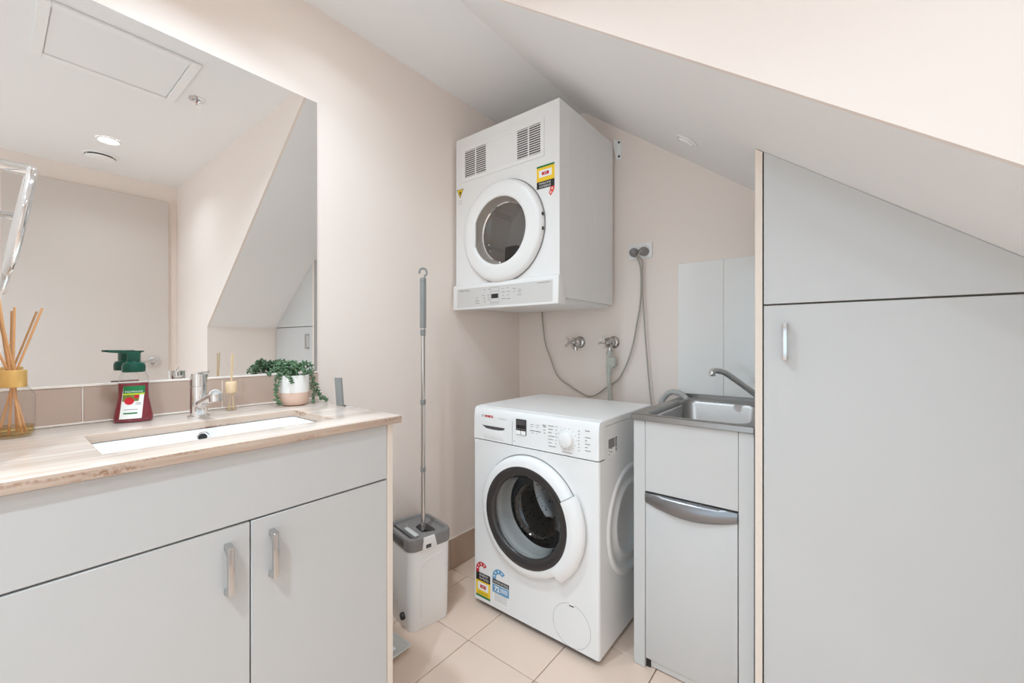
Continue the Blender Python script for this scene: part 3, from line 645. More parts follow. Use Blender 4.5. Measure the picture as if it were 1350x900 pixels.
# embossed arch on the visible side
ar = MB().tube(smooth_path([(bx + hw - 0.0005, by - 0.045, 0.05), (bx + hw, by - 0.045, 0.2), (bx + hw, by - 0.036, 0.255), (bx + hw, by + 0.0, 0.272), (bx + hw, by + 0.045, 0.272)], 5), 0.0016, 6).build('embossed_rib', M['white'], t)
t.rotation_euler = (0, 0, math.radians(-10.5))
mx_, my_ = 0.169, 1.098
t = thing('flat_mop', 'tall flat mop with grey grip and hanging hook standing in the bucket', 'mop', (mx_, my_, 0.02))
MB().cyl((mx_, my_, 0.05), (mx_, my_, 1.18), 0.0085, 20).build('pole', M['pole'], t)
for zz, h in ((0.860, 0.022), (0.587, 0.020), (1.140, 0.026)): MB().lathe([(0.009, 0), (0.0108, 0.002), (0.0108, h - 0.002), (0.009, h)], T(mx_, my_, zz), 24).build('locking_collar', M['ghand'], t)
MB().lathe([(0.009, 0.0), (0.0125, 0.001), (0.0125, 0.182), (0.0118, 0.184), (0.0125, 0.186), (0.0125, 0.2), (0.010, 0.205), (0.0, 0.206)], T(mx_, my_, 1.172), 28).build('grip', M['ghand'], t)
dv = Vector((0.62, 0.785, 0)); hk = []
for i in range(22):
    a = math.radians(-75 + 275 * i / 21); hk.append(Vector((mx_, my_, 1.3985)) + dv * (0.0145 * math.cos(a)) + Vector((0, 0, 0.0165 * math.sin(a))))
MB().tube(hk, 0.0042, 10).build('hook', M['ghand'], t)
MB().box(mx_ - 0.05, mx_ + 0.05, my_ - 0.012, my_ + 0.012, 0.022, 0.03, 0.003).cyl((mx_, my_, 0.03), (mx_, my_, 0.055), 0.012, 16).build('mop_head', M['gplast'], t)
t = thing('floor_tray', 'pale grey low plastic tray on the floor, peeking out past the vanity end', 'tray', (0.17, 0.84, 0.0))
MB().loft([rrect(0.06, 0.27, 0.75, 0.93, 0.012, 0.0005), rrect(0.05, 0.28, 0.742, 0.94, 0.012, 0.010), rrect(0.04, 0.29, 0.732, 0.95, 0.012, 0.022), rrect(0.046, 0.284, 0.738, 0.944, 0.01, 0.023), rrect(0.06, 0.27, 0.752, 0.93, 0.01, 0.012)], True, True).build('dish', M['gpale'], t)
MB().box(0.08, 0.25, 0.77, 0.91, 0.012, 0.0155, 0.002, 1).build('pad', M['white'], t)

# ---------------------------------------------------------------- washing machine
WX0, WX1, WY, WYB, WT = 0.268, 0.856, 1.29, 1.80, 0.843
cx, cz = 0.56, 0.447
t = thing('washing_machine', 'white front-loading washing machine with dark round door between bucket and tub', 'washing machine', (0.562, 1.545, 0.0))
mb = MB(); FP = 0.0
y_f = WY + 0.004; rim = 0.206
def fm(a, b, q): return (a, y_f - q, b)
plate_hole(mb, WX0 + 0.008, WX1 - 0.008, 0.022, 0.703, cx, cz, rim, fm, 0.0)
mb.lathe([(rim, 0.0), (rim - 0.004, -0.012)], FRONT(cx, y_f, cz), 64)
# rounded wrap round the front edges, sides, back
def wrap(z): return [(WX0 + 0.008, y_f, z), (WX0 + 0.003, y_f + 0.002, z), (WX0, y_f + 0.008, z), (WX0, WYB, z), (WX1, WYB, z)]
mb.loft([wrap(0.022), wrap(0.703)], closed=False)
sy, sz, sr = 1.565, 0.43, 0.212
plate_hole(mb, y_f + 0.008, WYB, 0.022, 0.703, sy, sz, sr, lambda a, b, q: (WX1, a, b), 0.0)
MB().lathe([(sr, 0.0), (sr - 0.006, 0.005), (sr - 0.02, 0.006), (sr - 0.03, 0.0), (sr - 0.055, -0.003), (sr - 0.07, 0.003), (sr - 0.082, 0.004), (sr - 0.092, -0.002), (0.0, -0.004)], SIDE(WX1, sy, sz), 72).build('side_relief', M['app'], t, 50)
mb.loft([[(WX1 - 0.008, y_f, zz), (WX1 - 0.003, y_f + 0.002, zz), (WX1, y_f + 0.008, zz)] for zz in (0.022, 0.703)], closed=False)
mb.add([(WX0, WY + .02, .022), (WX1, WY + .02, .022), (WX1, WYB, .022), (WX0, WYB, .022)], [(0, 1, 2, 3)])
mb.build('body', M['app'], t, 0)
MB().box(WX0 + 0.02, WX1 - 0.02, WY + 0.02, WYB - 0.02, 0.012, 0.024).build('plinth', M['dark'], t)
for xx in (WX0 + 0.05, WX1 - 0.05):
    for yy in (WY + 0.06, WYB - 0.06): MB().cyl((xx, yy, 0.0), (xx, yy, 0.016), 0.02, 16).build('foot', M['black'], t)
# control fascia: slightly raked, rounded top, from 0.705 up
mb = MB()
sec = [(WY + 0.002, 0.7065), (WY + 0.0025, 0.80), (WY + 0.005, 0.825), (WY + 0.011, 0.837), (WY + 0.022, 0.841), (WY + 0.05, 0.841), (WY + 0.05, 0.7065)]
ends = []
for xx, ins in ((WX0, 0.006), (WX0 + 0.002, 0.002), (WX0 + 0.008, 0.0), (WX1 - 0.008, 0.0), (WX1 - 0.002, 0.002), (WX1, 0.006)):
    ends.append([(xx, y + (ins if y < WY + 0.02 else 0), z - (ins * 0.5 if z > 0.82 else 0)) for y, z in sec])
mb.loft(ends, True, True)
fa = mb.build('control_fascia', M['app2'], t, 35)
MB().box(WX0 - 0.001, WX1 + 0.001, WY + 0.03, WYB, 0.8165, WT, 0.006, 3).build('lid', M['app2'], t)
MB().box(WX0, WX1, WY + 0.049, WYB, 0.703, 0.8168).build('upper_body', M['app'], t)
fpm = FY(WY + 0.0019)
p = Print(fpm); p.poly(rect(0.4785, 0.4797, 0.708, 0.80), M['ink'])
p.build('drawer_seam', fa)
MB().prism([(0.318, 0.7665), (0.44, 0.7665), (0.436, 0.759), (0.415, 0.7545), (0.378, 0.7535), (0.342, 0.7555)], FY(WY + 0.0024), 0.0, 0.0011).build('drawer_recess', M['gdark'], fa)
MB().prism(rect(0.326, 0.434, 0.716, 0.7525), FY(WY + 0.0024), 0.0, 0.002, 0.0008).build('drawer_lip', M['app2'], fa)
p = Print(fpm)
p.text('BOSCH', 0.356, 0.806, 0.0085, M['red'], 2, wmax=0.044, bold=0.0006)
p.build('brand_lettering', fa, 'red brand lettering'); p = Print(fpm)
p.poly(arcband(0.322, 0.806, 0.0045, 0.0056, 0, 359, 20), M['ink']); p.poly(rect(0.3195, 0.3245, 0.8055, 0.8068), M['ink'])
p.build('brand_emblem', fa); p = Print(fpm)
p.text('Serie 2', 0.43, 0.803, 0.005, M['ink'], 2, wmax=0.036)
p.build('model_print', fa)
MB().box(0.4985, 0.5485, WY - 0.0005, WY + 0.003, 0.752, 0.813, 0.0012, 1).build('display', M['black'], fa)
for a, b in ((0.5005, 0.5225), (0.5245, 0.5465)): MB().box(a, b, WY - 0.0022, WY, 0.7535, 0.7685, 0.0008, 1).build('button', M['white'], fa)
p = Print(FY(WY - 0.0005)); p.poly(rect(0.502, 0.545, 0.79, 0.81), M['gdark'])
for i in range(4): p.poly(rect(0.504 + 0.011 * i, 0.51 + 0.011 * i, 0.773, 0.776), M['ink'])
p.build('display_print', fa)
p = Print(fpm)
rows = [(0.568, 0.798, 0.016), (0.594, 0.798, 0.016), (0.568, 0.79, 0.014), (0.594, 0.79, 0.012), (0.566, 0.7745, 0.024), (0.592, 0.7745, 0.024), (0.572, 0.766, 0.012), (0.596, 0.766, 0.006)]
for a, b, w_ in rows: p.poly(rect(a, a + w_, b, b + (0.0022 if w_ == 0.024 else 0.0013)), M['inkd' if w_ == 0.024 else 'ink'])
for a, b, w_ in ((0.624, 0.802, 0.014), (0.626, 0.796, 0.014), (0.628, 0.784, 0.008), (0.63, 0.773, 0.006)): p.poly(rect(a, a + w_, b, b + 0.0024), M['inkd'])
for i, (w1, w2) in enumerate(((0.03, 0.012), (0.024, 0.01), (0.018, 0.012), (0.035, 0.008), (0.026, 0.008), (0.018, 0.008), (0.04, 0.0))):
    zz = 0.803 - 0.0125 * i; p.poly(rect(0.65, 0.65 + w1 * .8, zz, zz + 0.0026), M['ink'])
    if w2: p.poly(rect(0.682, 0.682 + w2 * .45, zz, zz + 0.0026), M['ink'])
for i, w1 in enumerate((0.018, 0.0, 0.022, 0.008, 0.020, 0.01, 0.022)):
    zz = 0.804 - 0.0115 * i
    if w1: p.poly(rect(0.803, 0.803 + w1, zz, zz + 0.0026), M['ink'])
    p.poly(rect(0.776, 0.781, zz - .004, zz - 0.0014), M['ink'])
for i in range(14):
    a = 2 * PI * i / 14; p.poly(disc(0.73 + 0.038 * math.cos(a), 0.765 + 0.038 * math.sin(a), 0.0016, 6), M['ink'])
p.poly(rect(0.71, 0.75, 0.7165, 0.7185), M['ink'])
p.poly(rect(0.486, 0.492, 0.722, 0.7245), M['ink'])
p.build('programme_print', fa)['kind'] = 'stuff'
kn = MB().lathe([(0.0, 0.020), (0.024, 0.020), (0.0275, 0.0175), (0.0285, 0.0)], FRONT(0.73, WY + 0.002, 0.765), 40).build('knob', M['app2'], fa)
# door: white outer ring, dark ring, handle segment, glass bowl
FM = FRONT(cx, WY + 0.004, cz)
dring = MB().lathe([(0.228, 0.0), (0.2285, 0.010), (0.226, 0.020), (0.219, 0.027), (0.205, 0.031), (0.192, 0.0325), (0.192, 0.02), (0.20, 0.0)], FM, 96).build('door', M['app2'], t, 50)
MB().lathe([(0.2275, 0.0006), (0.2325, 0.0008)], FM, 96).build('door_gap_shade', M['ink'], t)  # grey ring painted as the shade in the gap round the door
MB().lathe([(0.192, 0.0318), (0.19, 0.0335), (0.172, 0.033), (0.157, 0.027), (0.153, 0.018), (0.16, 0.012), (0.19, 0.02)], FM, 96).build('door_ring', M['smoke'], dring, 50)['label'] = 'charcoal inner ring of the door'
MB().lathe([(0.1925, 0.0315), (0.194, 0.043), (0.212, 0.0445), (0.232, 0.040), (0.248, 0.030), (0.253, 0.018), (0.250, 0.010), (0.215, 0.008)], FM, 30, math.radians(-50), math.radians(31)).build('door_handle', M['app2'], dring, 45)
for a in (-50.6, 31.6):
    c_, s_ = math.cos(math.radians(a)), math.sin(math.radians(a)); sm = MB()
    sm.tube([(cx + r_ * c_, WY + 0.004 - h_, cz + r_ * s_) for r_, h_ in ((0.193, 0.0322), (0.205, 0.0312), (0.219, 0.0272), (0.226, 0.0202), (0.2285, 0.011))], 0.0011, 6)
    sm.build('handle_seam', M['ink'], dring)
MB().lathe([(0.154, 0.024), (0.150, 0.012), (0.143, -0.02), (0.132, -0.055), (0.120, -0.078), (0.10, -0.088), (0.05, -0.094), (0.0, -0.095)], FM, 64).build('door_glass', M['glass'], dring, 60)
MB().lathe([(0.206, -0.002), (0.185, -0.006), (0.165, -0.012), (0.158, -0.03), (0.160, -0.06), (0.150, -0.075), (0.155, -0.085), (0.20, -0.09)], FM, 64).build('gasket', M['gasket'], t, 60)
dm = MB().lathe([(0.21, -0.09), (0.235, -0.1), (0.235, -0.36), (0.20, -0.385), (0.06, -0.40), (0.0, -0.40)], FM, 64).build('drum', M['drum'], t, 50)
for i in range(3):
    a = math.radians(90 + 120 * i + 25); c_, s_ = math.cos(a), math.sin(a)
    MB().loft([[(cx + (r_ * c_ - q * s_), yy, cz + (r_ * s_ + q * c_)) for r_, q in ((0.233, -0.04), (0.2, -0.022), (0.19, 0.0), (0.2, 0.022), (0.233, 0.04))] for yy in (WY + 0.11, WY + 0.34)], True, True, closed=False).build('drum_paddle', M['drum'], dm)
# pump filter cover
p = Print(FY(y_f)); p.poly(arcband(0.747, 0.1, 0.0765, 0.0775, 0, 359.9, 60), M['ink'])
p.poly(rect(0.738, 0.757, 0.1715, 0.179), M['wprint'], 2); p.poly(rect(0.738, 0.757, 0.1685, 0.1725), M['bprint'], 3)
p.build('filter_cover_seam', t)
# energy and water labels
def rating(x0, x1, z0, zt, kind):
    p = Print(FY(y_f)); w_ = x1 - x0; r1 = w_ * 0.42
    if kind == 'energy':
        p.poly(rect(x0, x1, z0, z0 + 0.009), M['pgreen']); p.poly(rect(x0, x1, z0 + 0.009, 0.105), M['yellow'])
        p.poly(rect(x0 + 0.010, x1 - 0.010, z0 + 0.030, z0 + 0.062), M['wprint'], 2)
        p.poly(rect(x0 + 0.024, x1 - 0.024, z0 + 0.039, z0 + 0.053), M['red'], 3); p.text('345', (x0 + x1) / 2, z0 + 0.046, 0.008, M['wprint'], 5)
        p.poly(rect(x0, x1, 0.105, 0.139), M['bprint']); p.text('ENERGY', (x0 + x1) / 2 + .006, 0.130, 0.009, M['wprint'], 3, wmax=w_ * .62); p.text('RATING', (x0 + x1) / 2 + .006, 0.116, 0.009, M['wprint'], 3, wmax=w_ * .62)
        for i in range(3): p.poly(rect(x0 + .01, x1 - .012, z0 + .013 + .0042 * i, z0 + .0142 + .0042 * i), M['olive'], 2)
        col = M['red']
    else:
        p.poly(rect(x0, x1, z0, 0.085), M['wprint']); p.poly(rect(x0, x1, 0.085, 0.118), M['blue']); p.poly(rect(x0, x1, 0.121, 0.139), M['bprint'])
        p.text('WATER RATING', (x0 + x1) / 2, 0.130, 0.009, M['wprint'], 3, wmax=w_ * .9); p.text('72', x0 + 0.024, 0.102, 0.019, M['wprint'], 3, bold=0.001)
        for a in (0.042,):
            for i in range(3): p.poly(rect(x0 + a, x1 - 0.008, 0.096 + 0.006 * i, 0.0985 + 0.006 * i), M['wprint'], 2)
        for i in range(6): p.poly(rect(x0 + 0.01, x1 - 0.006 - 0.006 * (i % 2), z0 + 0.008 + 0.006 * i, z0 + 0.0092 + 0.006 * i), M['ink'], 2)
        col = M['blue']
    ca, cb = x0 + r1, 0.139 + 0.046 - r1
    p.poly(arcband(ca, cb, r1 * 0.48, r1, 38, 180), col); p.poly(rect(x0, x0 + r1 * .52, 0.139, cb), col)
    for d in (62, 100, 138, 172): p.poly(star(ca + r1 * .75 * math.cos(math.radians(d)), cb + r1 * .75 * math.sin(math.radians(d)), 0.0055), M['wprint'], 2)
    return p
rating(0.281, 0.3605, 0.036, 0.187, 'energy').build('energy_label', t, 'yellow and black energy rating sticker with red star arch')
rating(0.3735, 0.461, 0.045, 0.187, 'water').build('water_label', t, 'blue and black water rating sticker with star arch')
p = Print(FX(WX1)); p.poly(rect(1.366, 1.418, 0.735, 0.768), M['gplast']); p.poly(rect(1.425, 1.436, 0.715, 0.768), M['bprint']); p.poly(rect(1.366, 1.436, 0.705, 0.7345), M['wprint'])
for i in range(4): p.poly(rect(1.369 + .014 * (i % 2), 1.379 + .018 * (i % 2), 0.712 + 0.0065 * i, 0.715 + 0.0065 * i), M['gdark'], 2)
for i in range(6): p.poly(rect(1.428, 1.434, 0.718 + .008 * i, 0.7215 + .008 * i), M['wprint'], 2)
p.build('side_sticker', t)

# ---------------------------------------------------------------- clothes dryer (hung upside down in the corner)
DX0, DX1, DY, DYB, DZ0, DZ1 = 0.016, 0.612, 1.432, 1.93, 1.30, 2.103
cx, cz = 0.314, 1.61
t = thing('clothes_dryer', 'white vented clothes dryer hung high in the corner above the washing machine', 'dryer', (0.314, 1.68, 1.27))
mb = MB(); rim = 0.2
plate_hole(mb, DX0, DX1, DZ0, DZ1, cx, cz, rim, lambda a, b, q: (a, DY - q, b), 0.0)
def wr(z): return [(DX0, DY, z), (DX0, DYB, z), (DX1, DYB, z), (DX1, DY, z)]
mb.loft([wr(DZ0), wr(DZ1)], closed=False)
mb.add([(DX0, DY, DZ1), (DX1, DY, DZ1), (DX1, DYB, DZ1), (DX0, DYB, DZ1)], [(0, 1, 2, 3)])
mb.add([(DX0, DY, DZ0), (DX1, DY, DZ0), (DX1, DYB, DZ0), (DX0, DYB, DZ0)], [(0, 1, 2, 3)])
mb.build('body', M['app'], t, 0)
# shallow pressed ribs on the visible side
ar = MB()
for y0, y1, z1 in ((1.50, 1.70, 2.02), (1.74, 1.88, 2.02)):
    ar.tube(smooth_path([(DX1, y0, 1.36), (DX1, y0, z1 - 0.03), (DX1, y0 + 0.03, z1), (DX1, y1 - 0.03, z1), (DX1, y1, z1 - 0.03), (DX1, y1, 1.36)], 4), 0.0009, 6)
ar.build('side_rib', M['app'], t)
# control panel
mb = MB().prism([(DY - 0.0, 1.392), (DY - 0.012, 1.386), (DY - 0.016, 1.38), (DY - 0.019, 1.27), (DY + 0.04, 1.27), (DY + 0.04, 1.30)], lambda a, b, q: (q, a, b), DX0 - 0.003, DX1 + 0.006, 0.0015)
cpn = mb.build('control_panel', M['app2'], t, 35)
MB().box(DX0 + 0.03, DX1 - 0.02, DY + 0.04, DYB - 0.01, 1.283, 1.2995).build('base_tray', M['app2'], t)
mp = lambda a, b, q: (a, DY - 0.0161 - 0.003 * (1.38 - b) / 0.11 - q, b)
p = Print(mp); p.poly(rect(0.042, 0.590, 1.279, 1.3685), M['silver'])
p.text('FISHER & PAYKEL', 0.09, 1.359, 0.006, M['inkd'], 3, wmax=0.066)
p.poly(rect(0.515, 0.578, 1.3585, 1.361), M['ink'], 2)
for a, b, w_ in ((0.215, 1.354, 0.010), (0.242, 1.354, 0.012), (0.206, 1.327, 0.015), (0.238, 1.327, 0.013), (0.212, 1.316, 0.010), (0.24, 1.316, 0.011), (0.216, 1.307, 0.008), (0.242, 1.306, 0.010), (0.217, 1.297, 0.009), (0.158, 1.304, 0.03), (0.165, 1.294, 0.024),
                 (0.326, 1.351, .008), (0.352, 1.352, .008), (0.322, 1.335, .018), (0.352, 1.335, .016), (0.329, 1.320, .006), (0.355, 1.320, .009), (0.322, 1.305, .022), (0.35, 1.304, .022), (0.385, 1.345, .016), (0.39, 1.333, .008), (0.410, 1.317, 0.022)):
    p.poly(rect(a, a + w_, b, b + 0.0026), M['ink'], 2)
p.poly(arcband(0.422, 1.335, 0.0085, 0.0098, 0, 359.9, 24), M['ink'], 2); p.poly(arcband(0.172, 1.318, 0.006, 0.007, 0, 359.9, 20), M['ink'], 2); p.poly(disc(0.422, 1.335, 0.003, 10), M['ink'], 2)
for q in ((0.257, 0.2582, 1.287, 1.362), (0.3058, 0.307, 1.287, 1.362), (0.257, 0.307, 1.3608, 1.362), (0.257, 0.307, 1.287, 1.2882)): p.poly(rect(*q), M['ink'], 2)
for i in range(4): p.poly(rect(0.262 + .0105 * i, 0.269 + .0105 * i, 1.293, 1.2955), M['ink'], 2); p.poly(rect(0.264 + .0105 * i, 0.270 + .0105 * i, 1.342, 1.3445), M['ink'], 2)
p.build('panel_print', cpn, 'silver printed strip with dark button symbols')
MB().box(0.262, 0.302, DY - 0.0192, DY - 0.016, 1.312, 1.332, 0.0006, 1).build('display', M['black'], cpn)
# vent grille
VX0, VX1, VZ0, VZ1 = 0.062, 0.538, 1.888, 2.05
vf = MB(); wdt = 0.017
for q in ((VX0, VX1, VZ0, VZ0 + wdt), (VX0, VX1, VZ1 - wdt, VZ1), (VX0, VX0 + wdt, VZ0 + wdt, VZ1 - wdt), (VX1 - wdt, VX1, VZ0 + wdt, VZ1 - wdt)):
    vf.box(q[0], q[1], DY - 0.004, DY, q[2], q[3])
gr = vf.build('vent_grille', M['app2'], t, 30)
MB().box(VX0 + wdt, VX1 - wdt, DY - 0.0005, DY - 0.0001, VZ0 + wdt, VZ1 - wdt).build('vent_shadow_gap', M['dark'], gr)
MB().box(0.2135, 0.397, DY - 0.0016, DY - 0.0006, VZ0 + wdt, VZ1 - wdt).build('centre_plate', M['app2'], gr)
for a in (0.149, 0.458): MB().box(a - 0.003, a + 0.003, DY - 0.003, DY - 0.0006, VZ0 + wdt, VZ1 - wdt).build('mullion', M['app2'], gr)
ns = 13; pit = (VZ1 - VZ0 - 2 * wdt) / ns
s0 = None
for i in range(ns):
    zz = VZ0 + wdt + pit * (i + 0.5)
    if s0 is None:
        s0 = MB().box(VX0 + wdt, VX1 - wdt, DY - 0.0026, DY - 0.0007, zz - pit * .19, zz + pit * .19).build('slat', M['app2'], gr, 0)
    else:
        o = s0.copy(); C.objects.link(o); o.parent = gr; o.location = (0, 0, pit * i)
# labels
p = Print(FY(DY)); x0, x1 = 0.500, 0.588
p.poly(rect(x0, x1, 1.842, 1.850), M['pgreen']); p.poly(rect(x0, x1, 1.784, 1.842), M['yellow']); p.poly(rect(x0 + 0.011, x1 - 0.013, 1.801, 1.831), M['wprint'], 2)
p.poly(rect(x0 + 0.026, x1 - 0.027, 1.8095, 1.8225), M['red'], 3); p.text('258', (x0 + x1) / 2, 1.816, 0.007, M['wprint'], 5, flip=True)
p.poly(rect(x0, x1, 1.754, 1.784), M['bprint']); p.text('ENERGY', 0.5405, 1.7625, 0.008, M['wprint'], 3, wmax=0.056, flip=True); p.text('RATING', 0.5405, 1.775, 0.008, M['wprint'], 3, wmax=0.056, flip=True)
p.poly([(0.588, 1.754), (0.588, 1.744), (0.583, 1.732), (0.570, 1.716), (0.5595, 1.730), (0.566, 1.740), (0.568, 1.754)], M['orange'])
p.poly(star(0.577, 1.745, 0.006, PI), M['wprint'], 2); p.poly(star(0.5695, 1.730, 0.006, PI), M['wprint'], 2)
p.build('energy_label', t, 'upside-down yellow and black energy rating sticker with orange arrow')
p = Print(FY(DY)); p.poly([(0.021, 1.860), (0.067, 1.860), (0.044, 1.816)], M['bprint']); p.poly([(0.0255, 1.8575), (0.0625, 1.8575), (0.044, 1.8215)], M['yellow'], 2)
p.poly([(0.042, 1.832), (0.046, 1.832), (0.051, 1.845), (0.046, 1.852), (0.041, 1.849), (0.0385, 1.843)], M['bprint'], 3); p.poly(rect(0.036, 0.037, 1.789, 1.805), M['ink']); p.poly(rect(0.051, 0.052, 1.789, 1.805), M['ink']); p.poly(rect(0.036, 0.052, 1.805, 1.806), M['ink']); p.poly(rect(0.036, 0.052, 1.789, 1.79), M['ink'])
p.build('warning_label', t, 'small yellow warning triangle sticker')
# door
FM = FRONT(cx, DY, cz)
dd = MB().lathe([(0.226, 0.001), (0.227, 0.012), (0.223, 0.022), (0.212, 0.028), (0.19, 0.032), (0.165, 0.034), (0.152, 0.033), (0.149, 0.029), (0.149, 0.010), (0.19, 0.001)], FM, 96).build('door', M['app2'], t, 50)
MB().lathe([(0.149, 0.028), (0.143, 0.0), (0.138, -0.03), (0.146, -0.035), (0.2, -0.03)], FM, 72).build('port_lining', M['dcone'], dd, 60)
MB().lathe([(0.139, -0.022), (0.142, -0.018), (0.136, -0.013), (0.132, -0.017), (0.134, -0.022)], FM, 72).build('glass_rim', M['chrome'], dd, 60)
MB().lathe([(0.134, -0.018), (0.12, -0.032), (0.08, -0.045), (0.0, -0.05)], FM, 64).build('door_glass', M['dglass'], dd, 60)
MB().lathe([(0.2255, 0.0006), (0.2315, 0.0008)], FM, 96).build('door_gap_shade', M['ink'], t)  # flat grey ring stands for the shaded gap round the dryer door
hl = MB().prism([(-0.166, -0.045), (-0.138, -0.058), (-0.138, 0.055), (-0.157, 0.048), (-0.157, -0.036)], lambda a, b, q: (cx + a, DY - 0.0285 - q, cz + b), -0.004, 0.0062, 0.0012)
hl.build('door_pull', M['app2'], dd)
MB().box(cx + 0.216, cx + 0.229, DY - 0.017, DY - 0.009, cz + 0.028, cz + 0.041, 0.001, 1).build('hinge_screw', M['black'], dd)
MB().box(cx + 0.216, cx + 0.229, DY - 0.017, DY - 0.009, cz - 0.032, cz - 0.019, 0.001, 1).build('hinge_screw', M['black'], dd)
dm = MB().lathe([(0.2, -0.032), (0.252, -0.036), (0.252, -0.30), (0.22, -0.33), (0.15, -0.335), (0.145, -0.325), (0.0, -0.325)], FM, 64).build('drum', M['ddrum'], t, 50)
for k in range(9):
    a = math.radians(20 + 40 * k); c_, s_ = math.cos(a), math.sin(a)
    MB().loft([[(cx + (r_ * c_ - q * s_), yy, cz + (r_ * s_ + q * c_)) for r_, q in ((0.251, -0.012), (0.238, -0.004), (0.238, 0.004), (0.251, 0.012))] for yy in (DY + 0.05, DY + 0.29)], True, True, closed=False).build('drum_rib', M['ddrum'], dm)
fl = MB()
for j in range(7):
    for i in range(6):
        fl.box(cx - 0.06 + 0.028 * i, cx - 0.042 + 0.028 * i, DY + 0.318, DY + 0.3245, cz - 0.10 + 0.029 * j, cz - 0.083 + 0.029 * j)
fl.build('back_grid', M['ddrum'], dm)['kind'] = 'stuff'
MB().box(cx - 0.155, cx - 0.075, DY + 0.20, DY + 0.24, cz - 0.14, cz - 0.01, 0.008).build('lint_filter', M['black'], dm)
# wall bracket at the top right back corner
bk = MB().prism([(1.9655, 2.128), (1.931, 2.128), (1.931, 2.085), (1.9655, 2.03)], lambda a, b, q: (q, a, b), 0.6165, 0.6195).box(0.619, 0.645, 1.9622, 1.9655, 2.03, 2.128)
bo = bk.build('wall_bracket', M['white'], t, 0)
MB().lathe([(0.0, 0.004), (0.005, 0.003), (0.006, 0.0)], FRONT(0.632, 1.962, 2.115), 12).build('screw', M['gdark'], bo)
MB().lathe([(0.0, 0.004), (0.005, 0.003), (0.006, 0.0)], FRONT(0.632, 1.962, 2.045), 12).build('screw', M['gdark'], bo)

# ---------------------------------------------------------------- power outlet, cords, taps, hoses
ox, oz = 0.743, 1.555
t = thing('power_outlet', 'white double power outlet on the back wall right of the dryer', 'outlet', (ox, YB - 0.006, oz - 0.036))
MB().box(ox - 0.058, ox + 0.058, YB - 0.0125, YB - 0.0005, oz - 0.038, oz + 0.036, 0.003, 2).build('plate', M['white'], t)
for dx in (-0.026, 0.026): MB().box(ox + dx - 0.006, ox + dx + 0.006, YB - 0.0165, YB - 0.012, oz + 0.012, oz + 0.028, 0.002, 1).build('switch', M['white'], t)
def plug(x, z_, parent):
    return MB().lathe([(0.0, 0.034), (0.012, 0.034), (0.019, 0.028), (0.021, 0.018), (0.021, 0.0)], FRONT(x, YB - 0.0128, z_), 32).build('plug', M['gplast'], parent)
YC = 1.945
def wpt(u, v, y=YC):
    s_, c_ = math.sin(math.atan2(432, 546)), math.cos(math.atan2(432, 546)); q = (u - 675) / 546.0
    d = Vector((-s_ + q * c_, c_ + q * s_, (450 - v) / 546.0)); k_ = y / d.y
    return Vector((1.5, 0, 1.117)) + d * k_
t = thing('dryer_cord', 'grey power cord looping from under the dryer up to the left socket', 'cord', (ox - 0.026, YB - 0.013, oz - 0.03))
pp = plug(ox - 0.024, oz - 0.008, t)
px = [(714, 402), (715.5, 425), (719, 452), (725, 470), (735, 495), (752, 509), (768, 519), (778, 522.3), (788, 519), (800, 510), (815, 500), (827, 478), (835, 452), (840, 425), (844.5, 398), (845.5, 370), (844, 350)]
MB().tube(smooth_path([wpt(714, 398, 1.91)] + [wpt(u, v) for u, v in px] + [(ox - 0.012, YB - 0.03, oz - 0.022), (ox - 0.020, YB - 0.043, oz - 0.010), (ox - 0.023, YB - 0.046, oz - 0.008)], 5), 0.004, 8).build('cable', M['cord'], t)
t = thing('washer_cord', 'grey power cord hanging straight from the right socket behind the washing machine', 'cord', (ox + 0.026, YB - 0.013, oz - 0.03))
plug(ox + 0.024, oz - 0.008, t)
px = [(847, 345), (846.5, 370), (848, 400), (850.5, 440), (854.5, 490), (858.3, 530), (861, 560)]
MB().tube(smooth_path([(ox + 0.022, YB - 0.046, oz - 0.008), (ox + 0.012, YB - 0.045, oz - 0.012), (ox + 0.0, YB - 0.035, oz - 0.03)] + [wpt(u, v, 1.935) for u, v in px] + [(0.83, 1.93, 0.5), (0.80, 1.86, 0.3)], 5), 0.0038, 8).build('cable', M['cord'], t)
def wall_tap(x, z_, label, rotdeg, outlet):
    t = thing('wall_tap', label, 'tap', (x, YB, z_ - 0.03))
    MB().lathe([(0.012, 0.014), (0.024, 0.010), (0.031, 0.004), (0.032, 0.0005)], FRONT(x, YB, z_), 36).build('flange', M['dchrome'], t)
    b = MB().lathe([(0.017, 0.008), (0.017, 0.03), (0.022, 0.034), (0.024, 0.060), (0.016, 0.066), (0.012, 0.072), (0.012, 0.088), (0.007, 0.090), (0.007, 0.106), (0.0, 0.107)], FRONT(x, YB, z_), 28)
    b.cyl((x, YB - 0.047, z_ - 0.005), (x, YB - 0.047, z_ - 0.042), 0.0125, 20)
    b.build('body', M['dchrome'], t)
    h = MB().lathe([(0.0, 0.118), (0.008, 0.117), (0.010, 0.110), (0.010, 0.098), (0.0, 0.098)], FRONT(x, YB, z_), 20)
    for k in range(4):
        a = math.radians(rotdeg + 90 * k); c_, s_ = math.cos(a), math.sin(a); yy = YB - 0.107
        h.tube([(x + 0.006 * c_, yy, z_ + 0.006 * s_), (x + 0.018 * c_, yy, z_ + 0.018 * s_), (x + 0.032 * c_, yy, z_ + 0.032 * s_)], [0.005, 0.0054, 0.007], 10)
    h.build('cross_handle', M['dchrome'], t)
    return t
wall_tap(0.409, 1.113, 'chrome cross-handled wall tap on its own, left of the hose tap', 38, False)
wall_tap(0.6025, 1.113, 'chrome cross-handled wall tap with the washer hose screwed on below', 6, True)
